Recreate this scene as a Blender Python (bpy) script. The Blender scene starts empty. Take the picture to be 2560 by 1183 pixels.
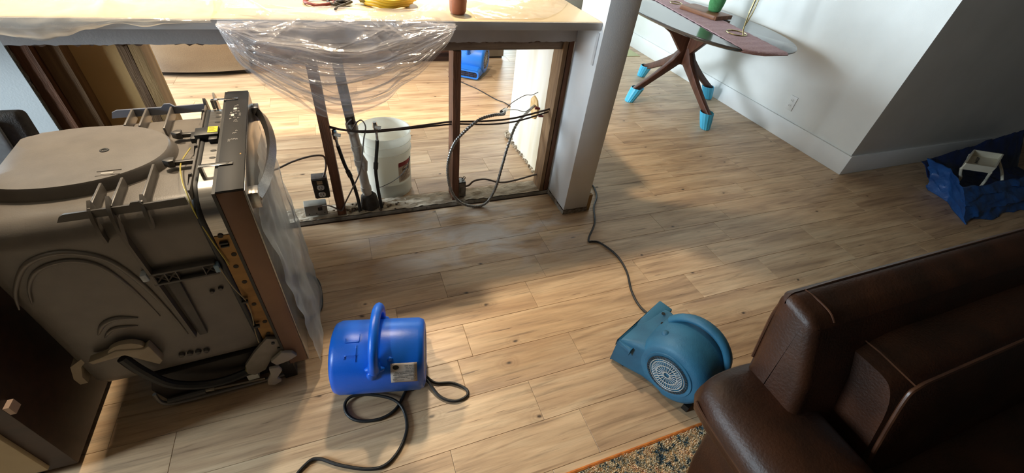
import bpy, bmesh, math, random
from math import sin, cos, pi, radians, sqrt
from mathutils import Matrix, Vector, noise as mnoise
random.seed(7)
scene = bpy.context.scene
COL = scene.collection

# ------------------------------------------------------------------ camera
CAM_H = 1.5
FPX = 1050.233
RX = Vector((0.93496306, -0.34071353, 0.0987844))      # camera right in the room
RY = Vector((-0.15429002, -0.64130933, -0.75160956))   # camera down
RZ = Vector((0.31943491, 0.68748573, -0.65216923))     # viewing direction
cam_data = bpy.data.cameras.new('camera'); cam_data.sensor_fit = 'HORIZONTAL'
cam_data.sensor_width = 36.0; cam_data.lens = 36.0 * FPX / 2560.0
cam_data.clip_start = 0.02
cam = bpy.data.objects.new('camera', cam_data); COL.objects.link(cam)
cam.matrix_world = Matrix(((RX.x, -RY.x, -RZ.x, 0), (RX.y, -RY.y, -RZ.y, 0), (RX.z, -RY.z, -RZ.z, CAM_H), (0, 0, 0, 1)))
scene.camera = cam

# ------------------------------------------------------------------ light
def srgb(h):
    h = h.lstrip('#'); c = [int(h[i:i + 2], 16) / 255 for i in (0, 2, 4)]
    return tuple(x / 12.92 if x <= .04045 else ((x + .055) / 1.055) ** 2.4 for x in c)
world = bpy.data.worlds.new('world'); scene.world = world; world.use_nodes = True
bg = world.node_tree.nodes['Background']; bg.inputs[0].default_value = (0.72, 0.85, 1.0, 1); bg.inputs[1].default_value = 0.6
def area(name, loc, target, sx, sy, power, color, shape='RECTANGLE', spread=180):
    d = bpy.data.lights.new(name, 'AREA'); d.shape = shape; d.size = sx
    if shape in ('RECTANGLE', 'ELLIPSE'): d.size_y = sy
    d.energy = power; d.color = color; d.spread = radians(spread)
    o = bpy.data.objects.new(name, d); COL.objects.link(o); o.location = loc
    o.rotation_euler = (Vector(target) - Vector(loc)).to_track_quat('-Z', 'Y').to_euler()
    return o
COOL = (0.72, 0.88, 1.0); WARM = (1.0, 0.81, 0.57)
area('daylight_back_window', (1.2, 6.12, 1.25), (1.2, 0, 1.25), 2.6, 1.9, 75, (0.72, 0.93, 1.0))
area('daylight_kitchen_window', (-3.52, 3.35, 1.35), (3, 3.35, 1.0), 1.5, 1.7, 245, (0.76, 0.9, 1.0))
area('daylight_living_window', (-3.52, 0.76, 1.5), (3, 0.76, 1.2), .75, 1.3, 125, COOL)
area('downlight_1', (-0.8, 2.3, 2.47), (-0.8, 2.3, 0), .16, .16, 19, WARM, 'DISK', 112)
area('downlight_2', (0.35, 2.35, 2.47), (0.35, 2.35, 0), .16, .16, 16, WARM, 'DISK', 112)
area('downlight_3', (0.3, 3.6, 2.47), (0.3, 3.6, 0), .16, .16, 6, (1, .9, .78), 'DISK', 112)
scene.view_settings.view_transform = 'Standard'; scene.view_settings.look = 'None'
scene.view_settings.gamma = 1.0; scene.view_settings.use_curve_mapping = False
scene.view_settings.exposure = 0.85
scene.cycles.max_bounces = 6; scene.cycles.diffuse_bounces = 3; scene.cycles.glossy_bounces = 3; scene.cycles.transparent_max_bounces = 12
scene.cycles.adaptive_threshold = .06; scene.cycles.use_denoising = True; scene.cycles.caustics_reflective = False; scene.cycles.caustics_refractive = False

# ------------------------------------------------------------------ helpers
def at_z(x, y, z=0.0):
    d = RX * ((x - 1280) / FPX) + RY * ((y - 591.5) / FPX) + RZ
    return Vector((0, 0, CAM_H)) + d * ((z - CAM_H) / d.z)
def at_y(x, y, Y):
    d = RX * ((x - 1280) / FPX) + RY * ((y - 591.5) / FPX) + RZ
    return Vector((0, 0, CAM_H)) + d * (Y / d.y)

MATS = {}
def mat(name, col, rough=.5, metal=0.0, col2=None, nscale=8.0, stretch=(1, 1, 1), detail=4, ramp=(.35, .65), bump=0.0, bscale=60.0,
        coat=0.0, alpha=1.0, spec=.5, trans=0.0):
    if name in MATS: return MATS[name]
    m = bpy.data.materials.new(name); m.use_nodes = True; nt = m.node_tree; N = nt.nodes; L = nt.links
    b = N['Principled BSDF']
    c1 = srgb(col) if isinstance(col, str) else col
    c2 = srgb(col2) if isinstance(col2, str) else (col2 or tuple(x * .88 for x in c1))
    tc = N.new('ShaderNodeTexCoord'); mp = N.new('ShaderNodeMapping'); mp.inputs['Scale'].default_value = stretch
    L.new(tc.outputs['Object'], mp.inputs['Vector'])
    nz = N.new('ShaderNodeTexNoise'); nz.inputs['Scale'].default_value = nscale; nz.inputs['Detail'].default_value = detail
    L.new(mp.outputs[0], nz.inputs['Vector'])
    rp = N.new('ShaderNodeValToRGB'); rp.color_ramp.elements[0].position = ramp[0]; rp.color_ramp.elements[1].position = ramp[1]
    rp.color_ramp.elements[0].color = (*c1, 1); rp.color_ramp.elements[1].color = (*c2, 1)
    L.new(nz.outputs['Fac'], rp.inputs[0]); L.new(rp.outputs[0], b.inputs['Base Color'])
    b.inputs['Roughness'].default_value = rough; b.inputs['Metallic'].default_value = metal
    b.inputs['Specular IOR Level'].default_value = spec; b.inputs['Coat Weight'].default_value = coat
    b.inputs['Alpha'].default_value = alpha; b.inputs['Transmission Weight'].default_value = trans
    if bump:
        n2 = N.new('ShaderNodeTexNoise'); n2.inputs['Scale'].default_value = bscale; n2.inputs['Detail'].default_value = 5
        L.new(mp.outputs[0], n2.inputs['Vector'])
        bp = N.new('ShaderNodeBump'); bp.inputs['Strength'].default_value = bump; bp.inputs['Distance'].default_value = .01
        L.new(n2.outputs['Fac'], bp.inputs['Height']); L.new(bp.outputs[0], b.inputs['Normal'])
    MATS[name] = m
    return m

def film_mat(name, tint, body, gloss=.03, rough=.12, edge=.35, refl=.35):
    m = bpy.data.materials.new(name); m.use_nodes = True; nt = m.node_tree; N = nt.nodes; L = nt.links
    out = N['Material Output']; N.remove(N['Principled BSDF'])
    tr = N.new('ShaderNodeBsdfTransparent'); tr.inputs[0].default_value = (.97, .97, .98, 1)
    df = N.new('ShaderNodeBsdfDiffuse'); df.inputs[0].default_value = (*tint, 1)
    tl = N.new('ShaderNodeBsdfTranslucent'); tl.inputs[0].default_value = (*tint, 1)
    a = N.new('ShaderNodeAddShader'); mx0 = N.new('ShaderNodeMixShader'); mx0.inputs[0].default_value = .5
    L.new(df.outputs[0], mx0.inputs[1]); L.new(tl.outputs[0], mx0.inputs[2]); N.remove(a)
    lw = N.new('ShaderNodeLayerWeight'); lw.inputs[0].default_value = .35
    tc = N.new('ShaderNodeTexCoord'); nz = N.new('ShaderNodeTexNoise'); nz.inputs['Scale'].default_value = 7; nz.inputs['Detail'].default_value = 6
    L.new(tc.outputs['Object'], nz.inputs['Vector'])
    mr = N.new('ShaderNodeMapRange'); mr.inputs[1].default_value = .3; mr.inputs[2].default_value = .7; mr.inputs[3].default_value = body * .55; mr.inputs[4].default_value = body * 1.35
    L.new(nz.outputs['Fac'], mr.inputs[0])
    ad = N.new('ShaderNodeMath'); ad.operation = 'MULTIPLY_ADD'; ad.inputs[1].default_value = edge
    L.new(lw.outputs['Facing'], ad.inputs[0]); L.new(mr.outputs[0], ad.inputs[2])
    mx = N.new('ShaderNodeMixShader'); L.new(ad.outputs[0], mx.inputs[0]); L.new(tr.outputs[0], mx.inputs[1]); L.new(mx0.outputs[0], mx.inputs[2])
    gl = N.new('ShaderNodeBsdfGlossy'); gl.inputs['Roughness'].default_value = rough
    bp = N.new('ShaderNodeBump'); bp.inputs['Strength'].default_value = .5; bp.inputs['Distance'].default_value = .01
    n2 = N.new('ShaderNodeTexNoise'); n2.inputs['Scale'].default_value = 22; n2.inputs['Detail'].default_value = 4
    L.new(tc.outputs['Object'], n2.inputs['Vector']); L.new(n2.outputs['Fac'], bp.inputs['Height']); L.new(bp.outputs[0], gl.inputs['Normal'])
    fr = N.new('ShaderNodeFresnel'); fr.inputs[0].default_value = 1.45
    g2 = N.new('ShaderNodeMath'); g2.operation = 'MULTIPLY_ADD'; g2.inputs[1].default_value = refl; g2.inputs[2].default_value = gloss
    L.new(fr.outputs[0], g2.inputs[0])
    mx2 = N.new('ShaderNodeMixShader'); L.new(g2.outputs[0], mx2.inputs[0]); L.new(mx.outputs[0], mx2.inputs[1]); L.new(gl.outputs[0], mx2.inputs[2])
    L.new(mx2.outputs[0], out.inputs[0]); MATS[name] = m
    return m

class MB:
    """collects shapes into one mesh"""
    def __init__(s): s.v = []; s.f = []
    def add(s, vs, fs, M=None):
        k = len(s.v)
        s.v += [tuple(M @ Vector(p)) if M else tuple(p) for p in vs]; s.f += [tuple(i + k for i in f) for f in fs]; return s
    def box(s, x0, x1, y0, y1, z0, z1, M=None):
        vs = [(x, y, z) for z in (z0, z1) for y in (y0, y1) for x in (x0, x1)]
        return s.add(vs, [(0, 2, 3, 1), (4, 5, 7, 6), (0, 1, 5, 4), (2, 6, 7, 3), (0, 4, 6, 2), (1, 3, 7, 5)], M)
    def prism(s, poly, a, b, axis='y', M=None):
        """2-D outline extruded along an axis: 'y' -> (x,z), 'x' -> (y,z), 'z' -> (x,y)"""
        n = len(poly)
        f = {'y': lambda p, t: (p[0], t, p[1]), 'x': lambda p, t: (t, p[0], p[1]), 'z': lambda p, t: (p[0], p[1], t)}[axis]
        vs = [f(p, a) for p in poly] + [f(p, b) for p in poly]
        fs = [tuple(range(n)), tuple(range(2 * n - 1, n - 1, -1))] + [(i, i + n, (i + 1) % n + n, (i + 1) % n) for i in range(n)]
        return s.add(vs, fs, M)
    def tube(s, pts, r, n=8, closed=False, M=None, flat=1.0, up=None):
        pts = [Vector(p) for p in pts]; m = len(pts); vs = []; fs = []
        rr = r if isinstance(r, (list, tuple)) else [r] * m
        prev = None
        for i, p in enumerate(pts):
            if closed: t = pts[(i + 1) % m] - pts[i - 1]
            else: t = pts[min(i + 1, m - 1)] - pts[max(i - 1, 0)]
            t = t.normalized() if t.length > 1e-9 else Vector((0, 0, 1))
            if prev is None:
                a = Vector(up) if up else (Vector((0, 0, 1)) if abs(t.z) < .9 else Vector((1, 0, 0)))
            else: a = prev
            u = (a - t * a.dot(t)).normalized(); prev = u; w = t.cross(u)
            for k in range(n):
                q = 2 * pi * k / n
                vs.append(p + (u * cos(q) * flat + w * sin(q)) * rr[i])
        for i in range(m if closed else m - 1):
            for k in range(n):
                a = i * n + k; b = i * n + (k + 1) % n; c = ((i + 1) % m) * n + (k + 1) % n; d = ((i + 1) % m) * n + k
                fs.append((a, b, c, d))
        if not closed: fs += [tuple(range(n - 1, -1, -1)), tuple(range((m - 1) * n, m * n))]
        return s.add(vs, fs, M)
    def lathe(s, prof, n=32, M=None, caps=True):
        """profile of (radius, height) turned round z"""
        vs = []; fs = []
        for r, z in prof:
            for k in range(n): vs.append((r * cos(2 * pi * k / n), r * sin(2 * pi * k / n), z))
        for i in range(len(prof) - 1):
            for k in range(n):
                fs.append((i * n + k, i * n + (k + 1) % n, (i + 1) * n + (k + 1) % n, (i + 1) * n + k))
        if caps: fs += [tuple(range(n - 1, -1, -1)), tuple(range((len(prof) - 1) * n, len(prof) * n))]
        return s.add(vs, fs, M)
    def grid(s, fn, nu, nv, M=None, wrapu=False):
        vs = [fn(i / nu, j / nv) for j in range(nv + 1) for i in range(nu + (0 if wrapu else 1))]
        w = nu if wrapu else nu + 1
        fs = [(j * w + i, j * w + (i + 1) % w, (j + 1) * w + (i + 1) % w, (j + 1) * w + i) for j in range(nv) for i in range(nu)]
        return s.add(vs, fs, M)
    def loft(s, rings, caps=True, M=None):
        n = len(rings[0]); vs = [p for r in rings for p in r]; fs = []
        for i in range(len(rings) - 1):
            for k in range(n): fs.append((i * n + k, i * n + (k + 1) % n, (i + 1) * n + (k + 1) % n, (i + 1) * n + k))
        if caps: fs += [tuple(range(n - 1, -1, -1)), tuple(range((len(rings) - 1) * n, len(rings) * n))]
        return s.add(vs, fs, M)
    def ball(s, c, rx, ry=None, rz=None, nu=16, nv=10):
        ry = ry or rx; rz = rz or rx
        return s.grid(lambda u, v: (c[0] + rx * cos(2 * pi * u) * sin(pi * v), c[1] + ry * sin(2 * pi * u) * sin(pi * v), c[2] - rz * cos(pi * v)), nu, nv, wrapu=True)
    def build(s, name, m, parent=None, smooth=35, bevel=0, seg=2, world=False, kind=None, label=None, subsurf=0, solid=0):
        me = bpy.data.meshes.new(name); me.from_pydata(s.v, [], s.f); me.validate()
        bm = bmesh.new(); bm.from_mesh(me)
        bmesh.ops.remove_doubles(bm, verts=bm.verts, dist=1e-6)
        bmesh.ops.recalc_face_normals(bm, faces=bm.faces)
        if bevel:
            es = [e for e in bm.edges if len(e.link_faces) == 2 and e.calc_face_angle(0) > radians(25)]
            bmesh.ops.bevel(bm, geom=es, offset=bevel, segments=seg, affect='EDGES', profile=.5)
        bm.to_mesh(me); bm.free()
        me.materials.append(m)
        if smooth:
            me.shade_smooth()
            if smooth < 180: me.set_sharp_from_angle(angle=radians(smooth))
        o = bpy.data.objects.new(name, me); COL.objects.link(o)
        if solid:
            md = o.modifiers.new('thickness', 'SOLIDIFY'); md.thickness = solid; md.offset = 0
        if subsurf:
            md = o.modifiers.new('subdivision', 'SUBSURF'); md.levels = subsurf; md.render_levels = subsurf
        if parent:
            o.parent = parent
            if world:
                top = parent
                M = Matrix.Identity(4); chain = []
                while top: chain.append(top); top = top.parent
                for q in reversed(chain): M = M @ q.matrix_parent_inverse @ q.matrix_basis
                o.matrix_parent_inverse = M.inverted()
        if kind: o['kind'] = kind
        if label: o['label'] = label
        return o

def tag(o, label, cat, group=None):
    o['label'] = label; o['category'] = cat
    if group: o['group'] = group
    return o
def thing(name, label=None, cat=None, loc=(0, 0, 0), rotz=0, group=None, kind=None):
    o = bpy.data.objects.new(name, None); COL.objects.link(o); o.location = loc; o.rotation_euler = (0, 0, rotz); o.empty_display_size = .05
    if label: tag(o, label, cat, group)
    if kind: o['kind'] = kind
    return o
def copy_tree(o, parent=None):
    c = o.copy(); COL.objects.link(c)
    if parent: c.parent = parent
    for ch in list(o.children): copy_tree(ch, c)
    return c
def smooth_path(pts, k=6, closed=False):
    pts = [Vector(p) for p in pts]; n = len(pts); out = []
    for i in range(n if closed else n - 1):
        if closed: p0, p1, p2, p3 = pts[i - 1], pts[i], pts[(i + 1) % n], pts[(i + 2) % n]
        else: p0, p1, p2, p3 = pts[max(i - 1, 0)], pts[i], pts[i + 1], pts[min(i + 2, n - 1)]
        for j in range(k):
            t = j / k
            out.append(.5 * ((2 * p1) + (p2 - p0) * t + (2 * p0 - 5 * p1 + 4 * p2 - p3) * t * t + (3 * p1 - p0 - 3 * p2 + p3) * t ** 3))
    if not closed: out.append(pts[-1])
    return out
def rrect(x0, x1, y0, y1, r, n=6):
    out = []
    for cx, cy, a in ((x1 - r, y1 - r, 0), (x0 + r, y1 - r, 90), (x0 + r, y0 + r, 180), (x1 - r, y0 + r, 270)):
        for k in range(n + 1):
            q = radians(a + 90 * k / n); out.append((cx + r * cos(q), cy + r * sin(q)))
    return out
def nz(x, y=0, z=0): return mnoise.noise(Vector((x, y, z)))

# ------------------------------------------------------------------ materials
def wood_floor():
    m = bpy.data.materials.new('floor_wood'); m.use_nodes = True; nt = m.node_tree; N = nt.nodes; L = nt.links
    b = N['Principled BSDF']
    geo = N.new('ShaderNodeNewGeometry'); oi = N.new('ShaderNodeObjectInfo')
    def math_(op, a, b_=None, c=None):
        n = N.new('ShaderNodeMath'); n.operation = op
        for i, q in enumerate((a, b_, c)):
            if q is None: continue
            if isinstance(q, (int, float)): n.inputs[i].default_value = q
            else: L.new(q, n.inputs[i])
        return n.outputs[0]
    def vscale(v, s):
        n = N.new('ShaderNodeMapping'); n.inputs['Scale'].default_value = s; L.new(v, n.inputs['Vector']); return n.outputs[0]
    def ramp(f, stops):
        r = N.new('ShaderNodeValToRGB'); cr = r.color_ramp
        while len(cr.elements) < len(stops): cr.elements.new(.5)
        for e, (p, c) in zip(cr.elements, stops):
            e.position = p; e.color = (*(srgb(c) if isinstance(c, str) else (c, c, c)), 1)
        L.new(f, r.inputs[0]); return r.outputs[0]
    def mixc(f, a, b_, mode='MIX'):
        n = N.new('ShaderNodeMix'); n.data_type = 'RGBA'; n.blend_type = mode
        if isinstance(f, (int, float)): n.inputs[0].default_value = f
        else: L.new(f, n.inputs[0])
        for i, q in ((6, a), (7, b_)):
            if isinstance(q, tuple): n.inputs[i].default_value = (*q, 1)
            else: L.new(q, n.inputs[i])
        return n.outputs[2]
    cx = N.new('ShaderNodeCombineXYZ')
    L.new(math_('MULTIPLY', oi.outputs['Random'], 41.0), cx.inputs[0]); L.new(math_('MULTIPLY', oi.outputs['Random'], 17.3), cx.inputs[1])
    va = N.new('ShaderNodeVectorMath'); va.operation = 'ADD'; L.new(geo.outputs['Position'], va.inputs[0]); L.new(cx.outputs[0], va.inputs[1])
    v = va.outputs[0]
    def noise(vec, sc, det, dist=0.0, rough=.55):
        n = N.new('ShaderNodeTexNoise'); n.inputs['Scale'].default_value = sc; n.inputs['Detail'].default_value = det
        n.inputs['Distortion'].default_value = dist; n.inputs['Roughness'].default_value = rough; L.new(vec, n.inputs['Vector']); return n.outputs['Fac']
    grain = noise(vscale(v, (1.6, 26, 1)), 2.2, 7, .5, .6)
    broad = noise(vscale(v, (.9, 7, 1)), 1.7, 4, 1.2, .5)
    fine = noise(vscale(v, (6, 170, 1)), 2.0, 3)
    base = ramp(oi.outputs['Random'], [(0, 'C8A885'), (.25, 'D3B38E'), (.45, 'BD9D7C'), (.62, 'D0AE86'), (.8, 'B8997A'), (1, 'D8BA95')])
    dark = ramp(broad, [(.30, '987A60'), (.47, 'C6A684'), (.62, 'DDC19E'), (.78, 'E6CDAC')])
    c = mixc(.6, base, dark)
    g = ramp(grain, [(.28, .42), (.42, .82), (.6, 1.0), (.8, 1.08)])
    c = mixc(.8, c, g, 'MULTIPLY')
    f2 = ramp(fine, [(.3, .86), (.6, 1.0)])
    c = mixc(.6, c, f2, 'MULTIPLY')
    # streaks of dark heartwood
    st = noise(vscale(v, (.8, 20, 1)), 2.6, 5, 1.0)
    sm = ramp(st, [(.60, 0.0), (.70, 1.0)])
    c = mixc(math_('MULTIPLY', sm, .5), c, srgb('6A4A32'))
    # thin dark checks along the grain
    ck = noise(vscale(v, (2.6, 60, 1)), 1.5, 2, .3)
    c = mixc(math_('MULTIPLY', ramp(ck, [(.70, 0.0), (.735, 1.0)]), .75), c, srgb('4A3020'))
    # knots
    vo = N.new('ShaderNodeTexVoronoi'); vo.voronoi_dimensions = '2D'; vo.inputs['Scale'].default_value = 2.6
    wb = N.new('ShaderNodeTexNoise'); wb.inputs['Scale'].default_value = 14; L.new(v, wb.inputs['Vector'])
    wv = N.new('ShaderNodeVectorMath'); wv.operation = 'MULTIPLY_ADD'; wv.inputs[1].default_value = (.05, .03, 0); L.new(wb.outputs['Color'], wv.inputs[0]); L.new(vscale(v, (1, 1.7, 1)), wv.inputs[2])
    L.new(wv.outputs[0], vo.inputs['Vector'])
    kn = ramp(vo.outputs['Distance'], [(.012, 1.0), (.034, .0)])
    ring = ramp(vo.outputs['Distance'], [(.03, .5), (.055, .15), (.07, .4), (.09, .1), (.105, .3), (.15, 0.0)])
    vs = N.new('ShaderNodeSeparateColor'); L.new(vo.outputs['Color'], vs.inputs[0])
    gate = math_('GREATER_THAN', vs.outputs[0], .42)
    c = mixc(math_('MULTIPLY', math_('MULTIPLY', ring, gate), .6), c, srgb('7A563A'))
    c = mixc(math_('MULTIPLY', math_('MULTIPLY', kn, gate), .9), c, srgb('2E221B'))
    # plaster dust trodden in front of the opened wall
    sp = N.new('ShaderNodeSeparateXYZ'); L.new(geo.outputs['Position'], sp.inputs[0])
    ex = math_('SUBTRACT', 1.0, math_('MULTIPLY', math_('ABSOLUTE', math_('SUBTRACT', sp.outputs[0], .55)), 1.25))
    ey = math_('SUBTRACT', 1.0, math_('MULTIPLY', math_('ABSOLUTE', math_('SUBTRACT', sp.outputs[1], 1.66)), 2.6))
    dn = noise(vscale(geo.outputs['Position'], (1.3, 2.4, 1)), 2.3, 5, .8)
    dm = math_('MULTIPLY', math_('MAXIMUM', ex, 0.0), math_('MAXIMUM', ey, 0.0))
    dm = math_('MULTIPLY', dm, ramp(dn, [(.45, 0.0), (.68, 1.0)]))
    c = mixc(math_('MINIMUM', math_('MULTIPLY', dm, 1.8), .8), c, srgb('CFC8C4'))
    L.new(c, b.inputs['Base Color'])
    L.new(ramp(grain, [(.3, .44), (.7, .32)]), b.inputs['Roughness'])
    bp = N.new('ShaderNodeBump'); bp.inputs['Strength'].default_value = .16; bp.inputs['Distance'].default_value = .004
    L.new(grain, bp.inputs['Height']); L.new(bp.outputs[0], b.inputs['Normal'])
    return m
FLOOR = wood_floor()
M_SUB = mat('subfloor_dark', '4A3626', .9, col2='3A2C20', nscale=20)
M_WALL = mat('wall_paint', 'E4E4E0', .55, col2='DCDCD8', nscale=3, bump=.05, bscale=180)
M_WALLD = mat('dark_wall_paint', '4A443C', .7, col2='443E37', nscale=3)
M_CEIL = mat('ceiling_wood', '8A7A66', .7, col2='7C6C58', nscale=4, stretch=(1, 9, 1))
M_BASE = mat('baseboard_paint', 'E6E6E4', .4, col2='DEDEDC', nscale=4)
M_DRY = mat('drywall_blue_white', 'D5DADB', .6, col2='C9CFD1', nscale=4, bump=.06, bscale=150)
M_APRON = mat('header_paint', 'B9B4B2', .6, col2='ABA6A4', nscale=6, bump=.08, bscale=120)
M_CUTEDGE = mat('gypsum_edge', 'A39A8E', .9, col2='7E7468', nscale=60, bump=.5, bscale=200)
M_STUD = mat('old_stud_wood', '7A4E33', .75, col2='573621', nscale=6, stretch=(6, 6, .7), bump=.3, bscale=40)
M_STUD2 = mat('brown_stud_wood', '8A6A48', .8, col2='6B4E34', nscale=6, stretch=(7, 7, .6), bump=.3, bscale=40)
M_STUDP = mat('pale_stud_wood', 'B08C5C', .75, col2='9A774A', nscale=5, stretch=(7, 7, .6), bump=.2, bscale=40)
M_BOARD = mat('tan_backing_board', 'D9B47A', .75, col2='CDA66C', nscale=3, bump=.05, bscale=90)
M_SILL = mat('dirty_sill', 'DACDB8', .95, col2='9C8C76', nscale=9, detail=8, stretch=(1, 3, 1), bump=.8, bscale=40)
M_RUBBLE = mat('rubble', '8A7864', .95, col2='55473A', nscale=30, bump=.8, bscale=80)
M_YELLOWED = mat('yellowed_panel', 'EFEAE0', .5, col2='D8CBAE', nscale=2.2, stretch=(1, 3, .5), ramp=(.4, .75), bump=.04)
M_COUNTER = mat('countertop_laminate', 'CBBB9C', .3, col2='C4B393', nscale=5)
M_COUNTERE = mat('countertop_edge', 'C6C5C6', .45, col2='BEBDBE', nscale=8)
M_STEEL = mat('brushed_steel', 'B9B6B2', .28, 1.0, col2='A5A29E', nscale=5, stretch=(1, 40, 40))
M_STEELD = mat('stainless_door', '8F8B87', .25, 1.0, col2='9B9792', nscale=4, stretch=(40, 1, 40))
M_CHROME = mat('chrome', 'D8D8D8', .12, 1.0, col2='C8C8C8')
M_BLACKP = mat('black_plastic', '141312', .45, col2='1C1A19', nscale=12)
M_RUBBER = mat('black_rubber_cord', '121212', .5, col2='1B1B1B', nscale=30)
M_TUB = mat('grey_tub_plastic', '726C66', .36, col2='6A645F', nscale=18, bump=.05, bscale=300)
M_TUBD = mat('grey_tub_plastic_rib', '625C56', .38, col2='5B554F', nscale=18)
M_TUBK = mat('dark_tub_plastic', '4A4643', .4, col2='403C39', nscale=18)

# ------------------------------------------------------------------ floor with planks
floor = MB().box(-3.45, 6.55, -5.05, 6.05, -.12, -.013).build('floor', M_SUB, smooth=0, kind='structure')
PW = 0.1655; Y0 = .422
known = {0: [.148, .644], 1: [.50], 2: [.758], 3: [.323, 1.52, 2.03], 4: [1.303, 1.80], 5: [.298, .798, 2.0], 6: [1.64], 7: [2.49, .95], 8: [1.795, .38]}
def plank_mesh(x0, x1, y0, y1):
    g = .0004; c = .0009; x0 += g; x1 -= g; y0 += g; y1 -= g
    b = MB()
    b.loft([[(x0, y0, -.012), (x1, y0, -.012), (x1, y1, -.012), (x0, y1, -.012)], [(x0, y0, -c), (x1, y0, -c), (x1, y1, -c), (x0, y1, -c)],
            [(x0 + c, y0 + c, 0), (x1 - c, y0 + c, 0), (x1 - c, y1 - c, 0), (x0 + c, y1 - c, 0)]])
    return b
def in_view(x0, x1, y0, y1):
    for i in range(5):
        for j in range(2):
            p = Vector((x0 + (x1 - x0) * i / 4, y0 + (y1 - y0) * j, -CAM_H)); d = p.dot(RZ)
            if d <= .05: continue
            u = 1280 + FPX * p.dot(RX) / d; w = 591.5 + FPX * p.dot(RY) / d
            if -40 < u < 2600 and -40 < w < 1223: return True
    return False
rest = MB(); n_plank = 0
rnd = random.Random(11)
for row in range(-33, 34):
    ya = Y0 + row * PW; yb = ya + PW
    if ya >= 5.99 or yb <= -4.99: continue
    yb = min(yb, 5.99); ya = max(ya, -4.99)
    js = sorted(known.get(row, []))
    if not js: js = [rnd.uniform(0, 1.0)]
    x = js[0]
    while x > -3.3: x -= rnd.choice((.5, .62, .75, .95, 1.2)); js.append(x)
    x = max(js)
    while x < 6.4: x += rnd.choice((.5, .62, .75, .95, 1.2)); js.append(x)
    js = sorted(min(max(q, -3.4), 6.5) for q in js)
    for a, b_ in zip(js[:-1], js[1:]):
        if b_ - a < .03: continue
        segs = [(a, b_, ya, yb)]
        if ya < 2.05 and yb > 1.92:                   # the opened wall stands in this row
            segs = []
            if a < -1.03: segs.append((a, min(b_, -1.03), 2.06, yb))
            if b_ > 1.26: segs.append((max(a, 1.26), b_, ya, yb))
            lo, hi = max(a, -1.03), min(b_, 1.26)
            if hi > lo + .02: segs.append((lo, hi, 2.052, yb))
        for (p, q, r, t) in segs:
            if q - p < .02 or t - r < .01: continue
            wall_block = p > 3.5 and r > 1.7
            if in_view(p, q, r, t) and not wall_block and n_plank < 296:
                plank_mesh(p, q, r, t).build('plank', FLOOR, floor, smooth=0); n_plank += 1
            else:
                k = plank_mesh(p, q, r, t); rest.add(k.v, k.f)
rest.build('plank_field', FLOOR, floor, smooth=0, kind='stuff')

# ------------------------------------------------------------------ room shell
def struct(name, mb, m, bevel=0, parent=None, **k): return mb.build(name, m, parent, bevel=bevel, kind=None if parent else 'structure', **k)
struct('ceiling', MB().box(-3.6, 6.7, -5.2, 6.2, 2.5, 2.6), M_CEIL)
struct('wall_right', MB().prism([(3.47, 1.683), (6.55, 1.683), (6.55, 1.80), (3.59, 1.80), (3.59, 6.0), (3.47, 6.0)], 0, 2.5, 'z'), M_WALL)
struct('wall_far_right', MB().box(6.55, 6.67, -5.1, 1.8, 0, 2.5), M_WALLD)
struct('wall_behind', MB().box(-3.5, 6.6, -5.12, -5.0, 0, 2.5), M_WALLD)
w = MB().box(-3.5, -3.4, -5.0, .36, 0, 2.5).box(-3.5, -3.4, 1.16, 2.6, 0, 2.5).box(-3.5, -3.4, 4.1, 6.0, 0, 2.5).box(-3.5, -3.4, 2.6, 4.1, 0, .5).box(-3.5, -3.4, 2.6, 4.1, 2.2, 2.5).box(-3.5, -3.4, .36, 1.16, 0, .85).box(-3.5, -3.4, .36, 1.16, 2.15, 2.5)
struct('wall_left', w, M_WALLD)
w = MB().box(-3.5, -.1, 6.0, 6.1, 0, 2.5).box(2.5, 3.59, 6.0, 6.1, 0, 2.5).box(-.1, 2.5, 6.0, 6.1, 2.2, 2.5).box(-.1, 2.5, 6.0, 6.1, 0, .3)
struct('wall_back', w, M_WALL)
win = thing('window_1', kind='structure', loc=(-3.45, .76, .85))
MB().box(-3.48, -3.42, .36, .40, .85, 2.15).box(-3.48, -3.42, 1.12, 1.16, .85, 2.15).box(-3.48, -3.42, .36, 1.16, .85, .90).box(-3.48, -3.42, .36, 1.16, 2.10, 2.15).build('window_frame', M_BASE, win, world=True)
MB().box(-3.47, -3.43, .745, .775, .9, 2.1).build('mullion', M_BASE, win, world=True)
for k in (1.3, 1.7): MB().box(-3.47, -3.43, .40, 1.12, k - .015, k + .015).build('mullion', M_BASE, win, world=True)
win = thing('window_3', kind='structure', loc=(-3.45, 3.35, .5))
MB().box(-3.48, -3.42, 2.6, 2.65, .5, 2.2).box(-3.48, -3.42, 4.05, 4.1, .5, 2.2).box(-3.48, -3.42, 2.6, 4.1, .5, .55).box(-3.48, -3.42, 2.6, 4.1, 2.15, 2.2).build('window_frame', M_BASE, win, world=True)
MB().box(-3.47, -3.43, 3.33, 3.37, .55, 2.15).build('mullion', M_BASE, win, world=True)
win = thing('window_2', kind='structure', loc=(1.2, 6.05, .3))
MB().box(-.1, -.03, 6.02, 6.08, .3, 2.2).box(2.43, 2.5, 6.02, 6.08, .3, 2.2).box(-.1, 2.5, 6.02, 6.08, .3, .37).box(-.1, 2.5, 6.02, 6.08, 2.13, 2.2).build('window_frame', M_BASE, win, world=True)
MB().box(1.16, 1.24, 6.03, 6.07, .35, 2.15).build('mullion', M_BASE, win, world=True)
def baseboard(name, poly, h=.155):
    b = MB().prism(poly, 0, h, 'z'); return struct(name, b, M_BASE, bevel=.003)
baseboard('baseboard_right', [(3.452, 1.665), (3.47, 1.683), (3.47, 5.99), (3.452, 5.99)])
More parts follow.
